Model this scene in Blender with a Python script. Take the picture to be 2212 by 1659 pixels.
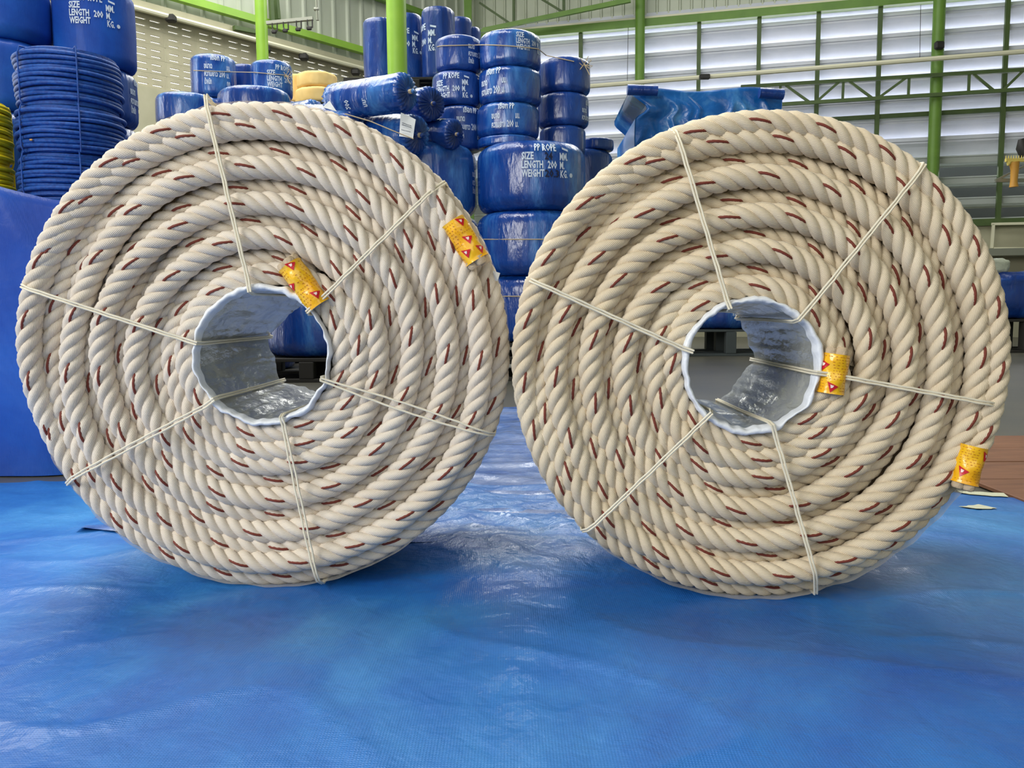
import bpy, math, random
import numpy as np
from mathutils import Matrix, Vector, Euler
from mathutils import noise as mnoise
PI = math.pi
random.seed(7); rng = np.random.default_rng(11)
for _o in list(bpy.data.objects): bpy.data.objects.remove(_o)
scene = bpy.context.scene
COL = scene.collection

# ------------------------------------------------------------------ camera
FPX, W_PX, H_PX = 1783.0, 2212.0, 1659.0
CAM_H = 0.515
PITCH, ROLL = math.radians(5.4), math.radians(-0.45)
cd = bpy.data.cameras.new('camera'); cam = bpy.data.objects.new('camera', cd); COL.objects.link(cam)
cd.sensor_width = 36; cd.sensor_fit = 'HORIZONTAL'; cd.lens = 36*FPX/W_PX; cd.clip_start = .05; cd.clip_end = 200
CM = (Matrix.Rotation(PI/2-PITCH, 3, 'X') @ Matrix.Rotation(ROLL, 3, 'Z'))
cam.matrix_world = Matrix.Translation((0, 0, CAM_H)) @ CM.to_4x4()
scene.camera = cam
# ------------------------------------------------------------------ world, lights, exposure
scene.view_settings.view_transform = 'Standard'; scene.view_settings.look = 'None'
scene.view_settings.exposure = 0.48; scene.view_settings.gamma = 1
scene.view_settings.use_curve_mapping = False
wd = bpy.data.worlds.new('world'); scene.world = wd; wd.use_nodes = True
bg = wd.node_tree.nodes['Background']; bg.inputs[0].default_value = (.96, .98, 1, 1); bg.inputs[1].default_value = 5.2
def area(name, loc, target, sx, sy, power, color=(1, 1, 1)):
    l = bpy.data.lights.new(name, 'AREA'); l.shape = 'RECTANGLE'; l.size = sx; l.size_y = sy; l.energy = power; l.color = color
    o = bpy.data.objects.new(name, l); COL.objects.link(o); o.location = loc
    o.rotation_euler = (Vector(target)-Vector(loc)).to_track_quat('-Z', 'Y').to_euler()
    o['kind'] = 'helper'
    return o
area('left_key_light', (-4.2, -1.6, 2.9), (0, 1.7, .35), 3.4, 2.6, 205, (1, .98, .94))  # added area light for daylight from the left; no doorway is built
area('front_fill_light', (.8, -3.6, 3.0), (.2, 2, .5), 5.0, 3.0, 50, (1, .975, .93))  # added weak fill on the coil faces; the front has no opening
area('overhead_front_light', (-1.7, 3.5, 6.6), (-.2, 1.0, 0), 2.0, 1.6, 170, (1, .98, .95))  # lamp added under the roof; throws the coils' short shadow forward
area('overhead_rear_fill', (-3.5, 7.2, 6.2), (-2.2, 7.5, 0), 5, 4, 270, (1, .99, .95))  # fill lamp added over the rear stacks; the roof has no skylight
area('rear_glint_light', (.6, 10.8, 5.7), (.3, 1.6, .2), 7, 1.0, 150, (1, 1, .98))  # lamp added high at the back for glints on the tarp
area('overhead_far_fill', (3.0, 9.5, 6.2), (3.0, 10.0, 0), 5, 3, 70, (1, 1, 1))  # fill lamp added under the roof to brighten the far right

# ------------------------------------------------------------------ pixel helpers (place things in the world from the photograph)
def ray(px, py):
    return CM @ Vector(((px-W_PX/2)/FPX, -(py-H_PX/2)/FPX, -1))
def P(px, py, Y):
    d = ray(px, py); t = Y/d.y
    return Vector((d.x*t, Y, CAM_H+d.z*t))
def G(px, py, z=0.0):
    d = ray(px, py); t = (z-CAM_H)/d.z
    return Vector((d.x*t, d.y*t, z))

# ------------------------------------------------------------------ materials
def srgb(r, g, b):
    f = lambda c: (c/255/12.92) if c/255 <= .04045 else ((c/255+.055)/1.055)**2.4
    return (f(r), f(g), f(b), 1)
def mat(name, col, rough=.6, metal=0, spec=.5, coat=0, bump=None, var=None, trans=None):
    m = bpy.data.materials.new(name); m.use_nodes = True; nt = m.node_tree; N = nt.nodes; L = nt.links
    b = N['Principled BSDF']; b.inputs['Base Color'].default_value = col; b.inputs['Roughness'].default_value = rough
    b.inputs['Metallic'].default_value = metal; b.inputs['Specular IOR Level'].default_value = spec
    b.inputs['Coat Weight'].default_value = coat; b.inputs['Coat Roughness'].default_value = .12
    tc = N.new('ShaderNodeTexCoord')
    if var:   # (scale, other colour, contrast, stretch)
        n = N.new('ShaderNodeTexNoise'); n.inputs['Scale'].default_value = var[0]; n.inputs['Detail'].default_value = 6
        mp = N.new('ShaderNodeMapping'); mp.inputs['Scale'].default_value = var[3] if len(var) > 3 else (1, 1, 1)
        L.new(tc.outputs['Object'], mp.inputs[0]); L.new(mp.outputs[0], n.inputs['Vector'])
        r = N.new('ShaderNodeValToRGB'); c = var[2]
        r.color_ramp.elements[0].position = .5-c; r.color_ramp.elements[1].position = .5+c
        r.color_ramp.elements[0].color = col; r.color_ramp.elements[1].color = var[1]
        L.new(n.outputs['Fac'], r.inputs[0]); L.new(r.outputs[0], b.inputs['Base Color'])
    if bump:  # (scale, strength, distance, stretch)
        n = N.new('ShaderNodeTexNoise'); n.inputs['Scale'].default_value = bump[0]; n.inputs['Detail'].default_value = 5
        mp = N.new('ShaderNodeMapping'); mp.inputs['Scale'].default_value = bump[3] if len(bump) > 3 else (1, 1, 1)
        L.new(tc.outputs['Object'], mp.inputs[0]); L.new(mp.outputs[0], n.inputs['Vector'])
        bp = N.new('ShaderNodeBump'); bp.inputs['Strength'].default_value = bump[1]; bp.inputs['Distance'].default_value = bump[2]
        L.new(n.outputs['Fac'], bp.inputs['Height']); L.new(bp.outputs[0], b.inputs['Normal'])
        if coat: L.new(bp.outputs[0], b.inputs['Coat Normal'])
    if trans: b.inputs['Alpha'].default_value = trans
    return m

def rope_material(name, c1, c2, K=20):
    m = bpy.data.materials.new(name); m.use_nodes = True; nt = m.node_tree; N = nt.nodes; L = nt.links
    b = N['Principled BSDF']; b.inputs['Roughness'].default_value = .62; b.inputs['Specular IOR Level'].default_value = .25
    b.inputs['Sheen Weight'].default_value = .25; b.inputs['Sheen Roughness'].default_value = .4
    uv = N.new('ShaderNodeUVMap'); uv.uv_map = 'UVMap'
    sp = N.new('ShaderNodeSeparateXYZ'); L.new(uv.outputs[0], sp.inputs[0])
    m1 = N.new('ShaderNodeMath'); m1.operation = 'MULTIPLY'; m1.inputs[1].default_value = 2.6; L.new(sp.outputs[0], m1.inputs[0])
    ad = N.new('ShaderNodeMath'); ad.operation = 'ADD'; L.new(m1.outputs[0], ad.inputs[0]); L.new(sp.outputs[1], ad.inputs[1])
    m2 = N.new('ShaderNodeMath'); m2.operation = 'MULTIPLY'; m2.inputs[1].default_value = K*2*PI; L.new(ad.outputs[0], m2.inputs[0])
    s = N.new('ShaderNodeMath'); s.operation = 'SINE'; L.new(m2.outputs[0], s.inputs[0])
    bp = N.new('ShaderNodeBump'); bp.inputs['Strength'].default_value = .38; bp.inputs['Distance'].default_value = .0007
    L.new(s.outputs[0], bp.inputs['Height']); L.new(bp.outputs[0], b.inputs['Normal'])
    tc = N.new('ShaderNodeTexCoord'); n = N.new('ShaderNodeTexNoise'); n.inputs['Scale'].default_value = 9; n.inputs['Detail'].default_value = 5
    L.new(tc.outputs['Object'], n.inputs['Vector'])
    r = N.new('ShaderNodeValToRGB'); r.color_ramp.elements[0].color = c1; r.color_ramp.elements[1].color = c2
    r.color_ramp.elements[0].position = .35; r.color_ramp.elements[1].position = .65
    L.new(n.outputs['Fac'], r.inputs[0])
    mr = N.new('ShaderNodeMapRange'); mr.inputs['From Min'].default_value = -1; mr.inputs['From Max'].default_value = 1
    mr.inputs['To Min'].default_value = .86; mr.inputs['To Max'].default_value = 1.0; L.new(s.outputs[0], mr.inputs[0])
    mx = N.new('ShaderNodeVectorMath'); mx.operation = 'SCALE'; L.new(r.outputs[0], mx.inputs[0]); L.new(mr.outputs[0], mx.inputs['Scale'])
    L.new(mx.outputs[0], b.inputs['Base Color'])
    return m

def tarp_material(name, c1, c2, c3, rough=.36, weave=True, big=1.6, spec=.5, streak=None, crumple=None, coat=.25, bs=.35):
    m = bpy.data.materials.new(name); m.use_nodes = True; nt = m.node_tree; N = nt.nodes; L = nt.links
    b = N['Principled BSDF']; b.inputs['Roughness'].default_value = rough; b.inputs['Specular IOR Level'].default_value = spec
    b.inputs['Coat Weight'].default_value = coat; b.inputs['Coat Roughness'].default_value = .07 if crumple else .13
    tc = N.new('ShaderNodeTexCoord')
    n = N.new('ShaderNodeTexNoise'); n.inputs['Scale'].default_value = big; n.inputs['Detail'].default_value = 8; n.inputs['Roughness'].default_value = .62
    n.inputs['Distortion'].default_value = .5
    L.new(tc.outputs['Object'], n.inputs['Vector'])
    r = N.new('ShaderNodeValToRGB'); r.color_ramp.elements[0].position = .34; r.color_ramp.elements[0].color = c1
    r.color_ramp.elements[1].position = .66; r.color_ramp.elements[1].color = c3
    e = r.color_ramp.elements.new(.5); e.color = c2
    L.new(n.outputs['Fac'], r.inputs[0]); L.new(r.outputs[0], b.inputs['Base Color'])
    n2 = N.new('ShaderNodeTexNoise'); n2.inputs['Scale'].default_value = 14; n2.inputs['Detail'].default_value = 6; n2.inputs['Distortion'].default_value = .35
    if streak:
        mp = N.new('ShaderNodeMapping'); mp.inputs['Scale'].default_value = streak; L.new(mp.outputs[0], n.inputs['Vector']); L.new(tc.outputs['Object'], mp.inputs[0]); L.new(mp.outputs[0], n2.inputs['Vector'])
        n2.inputs['Scale'].default_value = 11
    else: L.new(tc.outputs['Object'], n2.inputs['Vector'])
    bp = N.new('ShaderNodeBump'); bp.inputs['Strength'].default_value = .6 if streak else bs; bp.inputs['Distance'].default_value = .03 if streak else .02
    if crumple:   # a place where the sheet is crumpled: stronger folds there
        vd = N.new('ShaderNodeVectorMath'); vd.operation = 'SUBTRACT'; vd.inputs[1].default_value = crumple[0]; L.new(tc.outputs['Object'], vd.inputs[0])
        vs_ = N.new('ShaderNodeVectorMath'); vs_.operation = 'MULTIPLY'; vs_.inputs[1].default_value = crumple[1]; L.new(vd.outputs[0], vs_.inputs[0])
        ln = N.new('ShaderNodeVectorMath'); ln.operation = 'LENGTH'; L.new(vs_.outputs[0], ln.inputs[0])
        mr = N.new('ShaderNodeMapRange'); mr.inputs['From Min'].default_value = .3; mr.inputs['From Max'].default_value = 1.1
        mr.inputs['To Min'].default_value = 1.0; mr.inputs['To Max'].default_value = .28; L.new(ln.outputs['Value'], mr.inputs[0])
        L.new(mr.outputs[0], bp.inputs['Strength']); n2.inputs['Scale'].default_value = 17
        cw = N.new('ShaderNodeMapRange'); cw.inputs['From Min'].default_value = .28; cw.inputs['To Min'].default_value = .2; cw.inputs['To Max'].default_value = .5
        L.new(mr.outputs[0], cw.inputs[0]); L.new(cw.outputs[0], b.inputs['Coat Weight'])
    L.new(n2.outputs['Fac'], bp.inputs['Height'])
    last = bp
    if weave:
        w = N.new('ShaderNodeTexWave'); w.inputs['Scale'].default_value = 85; w.bands_direction = 'X'; w.inputs['Distortion'].default_value = .6
        w2 = N.new('ShaderNodeTexWave'); w2.inputs['Scale'].default_value = 85; w2.bands_direction = 'Y'; w2.inputs['Distortion'].default_value = .6
        L.new(tc.outputs['Object'], w.inputs[0]); L.new(tc.outputs['Object'], w2.inputs[0])
        mu = N.new('ShaderNodeMath'); mu.operation = 'MULTIPLY'; L.new(w.outputs['Fac'], mu.inputs[0]); L.new(w2.outputs['Fac'], mu.inputs[1])
        b2 = N.new('ShaderNodeBump'); b2.inputs['Strength'].default_value = .35; b2.inputs['Distance'].default_value = .001
        L.new(mu.outputs[0], b2.inputs['Height']); L.new(bp.outputs[0], b2.inputs['Normal']); last = b2
    L.new(last.outputs[0], b.inputs['Normal']); L.new(bp.outputs[0], b.inputs['Coat Normal'])
    return m

M = {}
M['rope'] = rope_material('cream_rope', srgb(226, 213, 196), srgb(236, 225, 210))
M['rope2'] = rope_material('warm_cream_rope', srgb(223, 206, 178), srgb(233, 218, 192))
M['tracer'] = mat('red_brown_yarn', srgb(116, 48, 34), .7)
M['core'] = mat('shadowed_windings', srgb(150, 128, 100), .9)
M['cord'] = mat('pale_cord', srgb(236, 228, 206), .7, bump=(400, .4, .001))
M['tape'] = mat('yellow_tape', srgb(250, 178, 10), .3, coat=.6, bump=(60, .5, .004), var=(22, srgb(252, 196, 24), .1))
M['tape_red'] = mat('red_print', srgb(205, 22, 40), .35)
M['tape_white'] = mat('white_print', srgb(245, 225, 215), .4)
M['tape_brown'] = mat('brown_print', srgb(196, 120, 20), .5)
M['cut'] = mat('cut_fibre', srgb(196, 176, 148), .9, bump=(200, 1, .002))
M['liner'] = mat('grey_liner_film', srgb(158, 160, 154), .28, coat=.5, bump=(20, .8, .02, (1, .4, 1)), var=(7, srgb(182, 184, 178), .15))
M['rim'] = mat('white_film_fold', srgb(232, 236, 243), .4, bump=(30, .5, .01))
M['tarp'] = tarp_material('blue_tarpaulin', srgb(18, 84, 170), srgb(32, 108, 188), srgb(64, 142, 208), coat=.2, rough=.42, crumple=((.03, 1.98, 0), (2.3, 2.0, 0)))
M['tarp_pale'] = tarp_material('pale_blue_sheet', srgb(64, 102, 176), srgb(112, 138, 190), srgb(146, 162, 200), rough=.25, big=4, coat=.7)
M['tarp_dark'] = tarp_material('covered_stack_tarp', srgb(6, 58, 150), srgb(10, 72, 168), srgb(20, 90, 188), rough=.6, bs=.14, spec=.3, coat=.06)
M['bale'] = tarp_material('blue_bale_film', srgb(8, 52, 130), srgb(14, 68, 152), srgb(64, 124, 194), rough=.27, weave=False, big=5, streak=(1, 1, .28), coat=.5)
M['bale2'] = tarp_material('dark_blue_bale_film', srgb(10, 46, 120), srgb(16, 58, 136), srgb(34, 80, 160), rough=.3, weave=False, big=5, streak=(1, 1, .28), coat=.4)
M['drape'] = tarp_material('draped_blue_sheet', srgb(14, 84, 160), srgb(26, 102, 182), srgb(84, 150, 208), rough=.24, weave=False, big=2.2)
M['print'] = mat('white_stencil_print', srgb(206, 220, 238), .6)
M['marker'] = mat('black_marker', srgb(14, 24, 60), .6)
M['blue_rope'] = mat('blue_rope', srgb(16, 66, 148), .55, bump=(120, .6, .004, (1, 1, 3)), var=(60, srgb(22, 84, 170), .1))
M['yellow_rope'] = mat('yellow_rope', srgb(250, 226, 8), .5, bump=(120, .6, .004))
M['cream_bale'] = mat('cream_sack', srgb(232, 192, 112), .7, var=(6, srgb(240, 208, 138), .2))
M['twine'] = mat('tan_twine', srgb(190, 172, 140), .8)
M['green'] = mat('green_paint', srgb(112, 150, 58), .45, var=(4, srgb(98, 136, 50), .2))
M['green_bright'] = mat('bright_green_paint', srgb(152, 196, 66), .42, var=(5, srgb(138, 184, 58), .2))
M['green_dark'] = mat('dull_green_paint', srgb(84, 104, 56), .5, var=(5, srgb(72, 92, 50), .2))
M['block'] = mat('grey_concrete_block', srgb(168, 162, 138), .85, var=(5, srgb(186, 180, 154), .25), bump=(60, .4, .004))
M['concrete'] = mat('concrete_render', srgb(190, 186, 160), .85, var=(3, srgb(170, 166, 140), .25))
M['sheet'] = mat('galvanised_sheet', srgb(198, 202, 184), .45, metal=.15, var=(2, srgb(182, 188, 170), .3))
M['sheet_left'] = mat('weathered_sheet', srgb(206, 210, 196), .5, var=(3, srgb(170, 176, 158), .3, (1, 1, .2)))
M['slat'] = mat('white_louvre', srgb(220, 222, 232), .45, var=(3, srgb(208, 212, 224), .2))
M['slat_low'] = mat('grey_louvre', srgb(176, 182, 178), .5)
M['cream_pipe'] = mat('cream_conduit', srgb(232, 228, 200), .5)
M['floor'] = mat('dark_concrete_floor', srgb(84, 84, 78), .35, var=(1.5, srgb(104, 100, 88), .25), bump=(8, .1, .01))
M['roof'] = mat('roof_sheet', srgb(170, 176, 160), .6)
M['mat_brown'] = mat('brown_board', srgb(140, 96, 68), .7, var=(6, srgb(112, 74, 52), .2, (1, 4, 1)))
M['dark'] = mat('dark_metal', srgb(40, 38, 36), .6)
M['steel'] = mat('dull_steel', srgb(150, 152, 140), .4, metal=.5)
M['pallet'] = mat('grey_plastic_pallet', srgb(66, 74, 76), .6)
M['wood'] = mat('shaded_pallet_wood', srgb(40, 38, 34), .8)  # shade under the stacks is put into this near-black colour
M['paper'] = mat('white_paper', srgb(226, 230, 232), .7)
M['ink'] = mat('grey_ink', srgb(90, 96, 110), .7)
M['tool_yellow'] = mat('yellow_plastic', srgb(226, 206, 110), .5)
M['tool_orange'] = mat('amber_plastic', srgb(206, 150, 60), .5)
M['white_bag'] = mat('whitish_plastic_bag', srgb(190, 196, 178), .4, coat=.3, bump=(20, .6, .02))
M['masking'] = mat('cream_masking_tape', srgb(214, 214, 186), .6)
M['outside'] = mat('outside_wall', srgb(70, 74, 70), .9)
def film_material():
    m = bpy.data.materials.new('clear_film'); m.use_nodes = True; nt = m.node_tree; N = nt.nodes; L = nt.links
    b = N['Principled BSDF']; b.inputs['Base Color'].default_value = srgb(228, 224, 210); b.inputs['Roughness'].default_value = .25
    b.inputs['Coat Weight'].default_value = .5; b.inputs['Alpha'].default_value = .42
    return m
M['film'] = film_material()

# ------------------------------------------------------------------ object helpers
def link(o, parent=None):
    COL.objects.link(o)
    if parent is not None: o.parent = parent
    return o
def tag(o, label=None, cat=None, group=None, kind=None):
    if label: o['label'] = label
    if cat: o['category'] = cat
    if group: o['group'] = group
    if kind: o['kind'] = kind
    return o
def empty(name, loc=(0, 0, 0), rot=(0, 0, 0), label=None, cat=None, group=None, kind=None):
    o = bpy.data.objects.new(name, None); COL.objects.link(o); o.location = loc; o.rotation_euler = rot
    o.empty_display_size = .05
    return tag(o, label, cat, group, kind)
def mesh_obj(name, verts, faces, material, parent=None, smooth=False, uvs=None):
    me = bpy.data.meshes.new(name); me.from_pydata([tuple(v) for v in verts], [], faces)
    me.materials.append(material)
    if smooth: me.polygons.foreach_set('use_smooth', [True]*len(me.polygons))
    me.update()
    return link(bpy.data.objects.new(name, me), parent)
def mesh_np(name, V, F, material, parent=None, uv=None):
    me = bpy.data.meshes.new(name); nv, nf = len(V), len(F)
    me.vertices.add(nv); me.vertices.foreach_set('co', np.asarray(V, np.float32).ravel())
    me.loops.add(nf*4); me.loops.foreach_set('vertex_index', np.asarray(F, np.int32).ravel())
    me.polygons.add(nf); me.polygons.foreach_set('loop_start', np.arange(nf, dtype=np.int32)*4)
    me.polygons.foreach_set('use_smooth', np.ones(nf, bool))
    if uv is not None:
        l = me.uv_layers.new(name='UVMap'); l.data.foreach_set('uv', np.asarray(uv, np.float32)[np.asarray(F).ravel()].ravel())
    me.materials.append(material); me.update(calc_edges=True); me.validate()
    return link(bpy.data.objects.new(name, me), parent)

class MB:
    def __init__(s): s.v = []; s.f = []
    def add(s, vs, fs):
        n = len(s.v); s.v += [tuple(v) for v in vs]; s.f += [tuple(i+n for i in f) for f in fs]; return s
    def box(s, c, d, rot=None, bev=0):
        x, y, z = d[0]/2, d[1]/2, d[2]/2
        if bev:
            b = min(bev, x*.9, y*.9, z*.9); vs = []; fs = []
            # chamfered box: 24 verts
            for sx in (-1, 1):
                for sy in (-1, 1):
                    for sz in (-1, 1):
                        vs += [(sx*x, sy*(y-b), sz*(z-b)), (sx*(x-b), sy*y, sz*(z-b)), (sx*(x-b), sy*(y-b), sz*z)]
            idx = lambda sx, sy, sz, k: (((sx+1)//2*4)+((sy+1)//2*2)+((sz+1)//2))*3+k
            for a in (-1, 1):
                fs.append([idx(a, -1, -1, 0), idx(a, 1, -1, 0), idx(a, 1, 1, 0), idx(a, -1, 1, 0)])
                fs.append([idx(-1, a, -1, 1), idx(1, a, -1, 1), idx(1, a, 1, 1), idx(-1, a, 1, 1)])
                fs.append([idx(-1, -1, a, 2), idx(1, -1, a, 2), idx(1, 1, a, 2), idx(-1, 1, a, 2)])
                for c2 in (-1, 1):
                    fs.append([idx(-1, a, c2, 1), idx(1, a, c2, 1), idx(1, a, c2, 2), idx(-1, a, c2, 2)])
                    fs.append([idx(a, -1, c2, 0), idx(a, 1, c2, 0), idx(a, 1, c2, 2), idx(a, -1, c2, 2)])
                    fs.append([idx(a, c2, -1, 0), idx(a, c2, 1, 0), idx(a, c2, 1, 1), idx(a, c2, -1, 1)])
            for sx in (-1, 1):
                for sy in (-1, 1):
                    for sz in (-1, 1): fs.append([idx(sx, sy, sz, 0), idx(sx, sy, sz, 1), idx(sx, sy, sz, 2)])
        else:
            vs = [(i*x, j*y, k*z) for i in (-1, 1) for j in (-1, 1) for k in (-1, 1)]
            fs = [(0, 1, 3, 2), (4, 6, 7, 5), (0, 4, 5, 1), (2, 3, 7, 6), (0, 2, 6, 4), (1, 5, 7, 3)]
        if rot is not None: vs = [rot @ Vector(v) for v in vs]
        return s.add([(v[0]+c[0], v[1]+c[1], v[2]+c[2]) for v in vs], fs)
    def bar(s, a, b, w, h, up=(0, 0, 1)):
        a, b = Vector(a), Vector(b); d = b-a; l = d.length; d.normalize()
        sd = d.cross(Vector(up)).normalized(); u = sd.cross(d)
        R = Matrix((sd, d, u)).transposed()
        return s.box((a+b)/2, (w, l, h), R)
    def tube(s, pts, r, n=8, caps=True):
        pts = [Vector(p) for p in pts]; rings = []; nv = []
        ref = None
        for i, p in enumerate(pts):
            t = (pts[min(i+1, len(pts)-1)]-pts[max(i-1, 0)]).normalized()
            if ref is None: ref = Vector((0, 0, 1)) if abs(t.z) < .9 else Vector((1, 0, 0))
            x = (ref-t*ref.dot(t)).normalized(); y = t.cross(x); ref = x
            rr = r[i] if isinstance(r, (list, tuple)) else r
            nv += [p+(x*math.cos(2*PI*k/n)+y*math.sin(2*PI*k/n))*rr for k in range(n)]
        fs = [(i*n+k, i*n+(k+1) % n, (i+1)*n+(k+1) % n, (i+1)*n+k) for i in range(len(pts)-1) for k in range(n)]
        if caps: fs += [tuple(range(n))[::-1], tuple((len(pts)-1)*n+k for k in range(n))]
        return s.add(nv, fs)
    def build(s, name, material, parent=None, smooth=False):
        o = mesh_obj(name, s.v, s.f, material, parent, smooth)
        if smooth:
            try: o.data.set_sharp_from_angle(angle=math.radians(40))
            except Exception: pass
        return o

# ------------------------------------------------------------------ text to mesh
TEXT = {}
def prepare_text(strings):
    objs = []
    for s in strings:
        c = bpy.data.curves.new('t', 'FONT'); c.body = s; c.size = 1; c.resolution_u = 1; c.offset = .03
        o = bpy.data.objects.new('t', c); COL.objects.link(o); objs.append((s, o, c))
    dg = bpy.context.evaluated_depsgraph_get()
    for s, o, c in objs:
        me = o.evaluated_get(dg).to_mesh()
        TEXT[s] = ([v.co.copy() for v in me.vertices], [tuple(p.vertices) for p in me.polygons])
    for s, o, c in objs:
        bpy.data.objects.remove(o); bpy.data.curves.remove(c)
EN = ['PP ROPE', 'SIZE', 'MM.', 'LENGTH', '200', 'M.', 'WEIGHT', 'KG.']
TH = ['เชือก PP', 'ขนาด', 'มม.', 'ความยาว', 'ม.', 'น้ำหนัก', 'กก.']
prepare_text(EN+TH+['24', '20.3', '18', '5.7'])
def block(kind):
    """lettering block: (string, x, y, width, height scale); row pitch 1.2, x centred on 3.4 (English) or 1.9 (Thai)"""
    if kind == 'en':
        c = 3.4; k = 1.42
        b = [('PP ROPE', 1.75, 3.6, 3.15, k), ('SIZE', 0, 2.4, 1.65, k), ('MM.', 5.4, 2.4, 1.3, k), ('LENGTH', 0, 1.2, 2.95, k),
             ('200', 3.6, 1.2, 1.35, k), ('M.', 5.4, 1.2, .75, k), ('WEIGHT', 0, 0, 3.1, k), ('KG.', 5.5, 0, 1.15, k), ('#bar', 5.8, 3.9, 1.0, 1.0), ('#dot', 7.0, .1, .6, 1)]
    else:
        c = 1.9; k = 1.15
        b = [('เชือก PP', 1.0, 3.7, 2.3, k), ('ขนาด', 0, 2.4, 1.2, k), ('มม.', 3.4, 2.4, .65, k), ('ความยาว', 0, 1.2, 2.0, k),
             ('200', 2.2, 1.2, .95, 1.3), ('ม.', 3.4, 1.2, .45, k), ('น้ำหนัก', 0, 0, 1.05, k), ('กก.', 3.4, 0, .7, k)]
    return [(a[0], a[1]-c, a[2], a[3], a[4]) for a in b]

# ------------------------------------------------------------------ the two cream rope coils
ROPE_D = .043
LAY = 2.7*ROPE_D
def resample(pts, step):
    pts = np.asarray(pts); d = np.r_[0, np.cumsum(np.linalg.norm(np.diff(pts, axis=0), axis=1))]
    n = max(4, int(d[-1]/step)); s = np.linspace(0, d[-1], n)
    return np.stack([np.interp(s, d, pts[:, i]) for i in range(3)], 1), s
def frames(P3, ref):
    T = np.gradient(P3, axis=0); T /= np.linalg.norm(T, axis=1, keepdims=True)
    N1 = ref-(T@ref)[:, None]*T; N1 /= np.linalg.norm(N1, axis=1, keepdims=True)
    return T, N1, np.cross(T, N1)
def sweep(C, r, nv, ref_dir, angle0=None):
    """tube of nv sides round centreline C; ref_dir (n,3) is the outward direction per point. returns V,F,a"""
    T = np.gradient(C, axis=0); T /= np.linalg.norm(T, axis=1, keepdims=True)
    A = ref_dir-(ref_dir*T).sum(1, keepdims=True)*T; A /= np.linalg.norm(A, axis=1, keepdims=True)
    B = np.cross(T, A)
    ang = PI+np.arange(nv+1)*2*PI/nv
    V = C[:, None, :]+r*(np.cos(ang)[None, :, None]*A[:, None, :]+np.sin(ang)[None, :, None]*B[:, None, :])
    n = len(C); i = np.arange(n-1)[:, None]*(nv+1); k = np.arange(nv)[None, :]
    a = i+k
    F = np.stack([a, a+1, a+nv+2, a+nv+1], -1).reshape(-1, 4)
    return V.reshape(-1, 3), F, A, B, ang
def rope(name, pts, parent, material, d=ROPE_D, phase=0, segs=18, nv=10, tracer=True, ref=np.array([0, 1., 0])):
    lay = 2.5*d
    C0, s = resample(pts, lay/segs); T, N1, N2 = frames(C0, ref)
    rh, rs = .285*d, .222*d
    Vs, Fs, UV = [], [], []; off = 0
    for i in range(4):
        al = 2*PI*s/lay+phase+i*PI/2
        out = np.cos(al)[:, None]*N1+np.sin(al)[:, None]*N2
        C = C0+rh*out
        V, F, A, B, ang = sweep(C, rs, nv, out)
        Vs.append(V); Fs.append(F+off); off += len(V)
        u = np.repeat(s/lay, nv+1); v = np.tile((ang-PI)/(2*PI), len(C)); UV.append(np.stack([u, v], 1))
        if i == 0 and tracer:
            a = -2*(al)
            pos = C+(rs-.0012)*(np.cos(a)[:, None]*A+np.sin(a)[:, None]*B)
            nrm = np.cos(a)[:, None]*A+np.sin(a)[:, None]*B
            tr = (pos, nrm)
    o = mesh_np(name, np.concatenate(Vs), np.concatenate(Fs), material, parent, np.concatenate(UV))
    if tracer:
        V, F, *_ = sweep(tr[0], .0028, 5, tr[1])
        t = mesh_np('tracer_yarn', V, F, M['tracer'], o); t['label'] = 'red-brown marker yarn'
    return o
def sm(x): x = np.clip(x, 0, 1); return x*x*(3-2*x)

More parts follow.
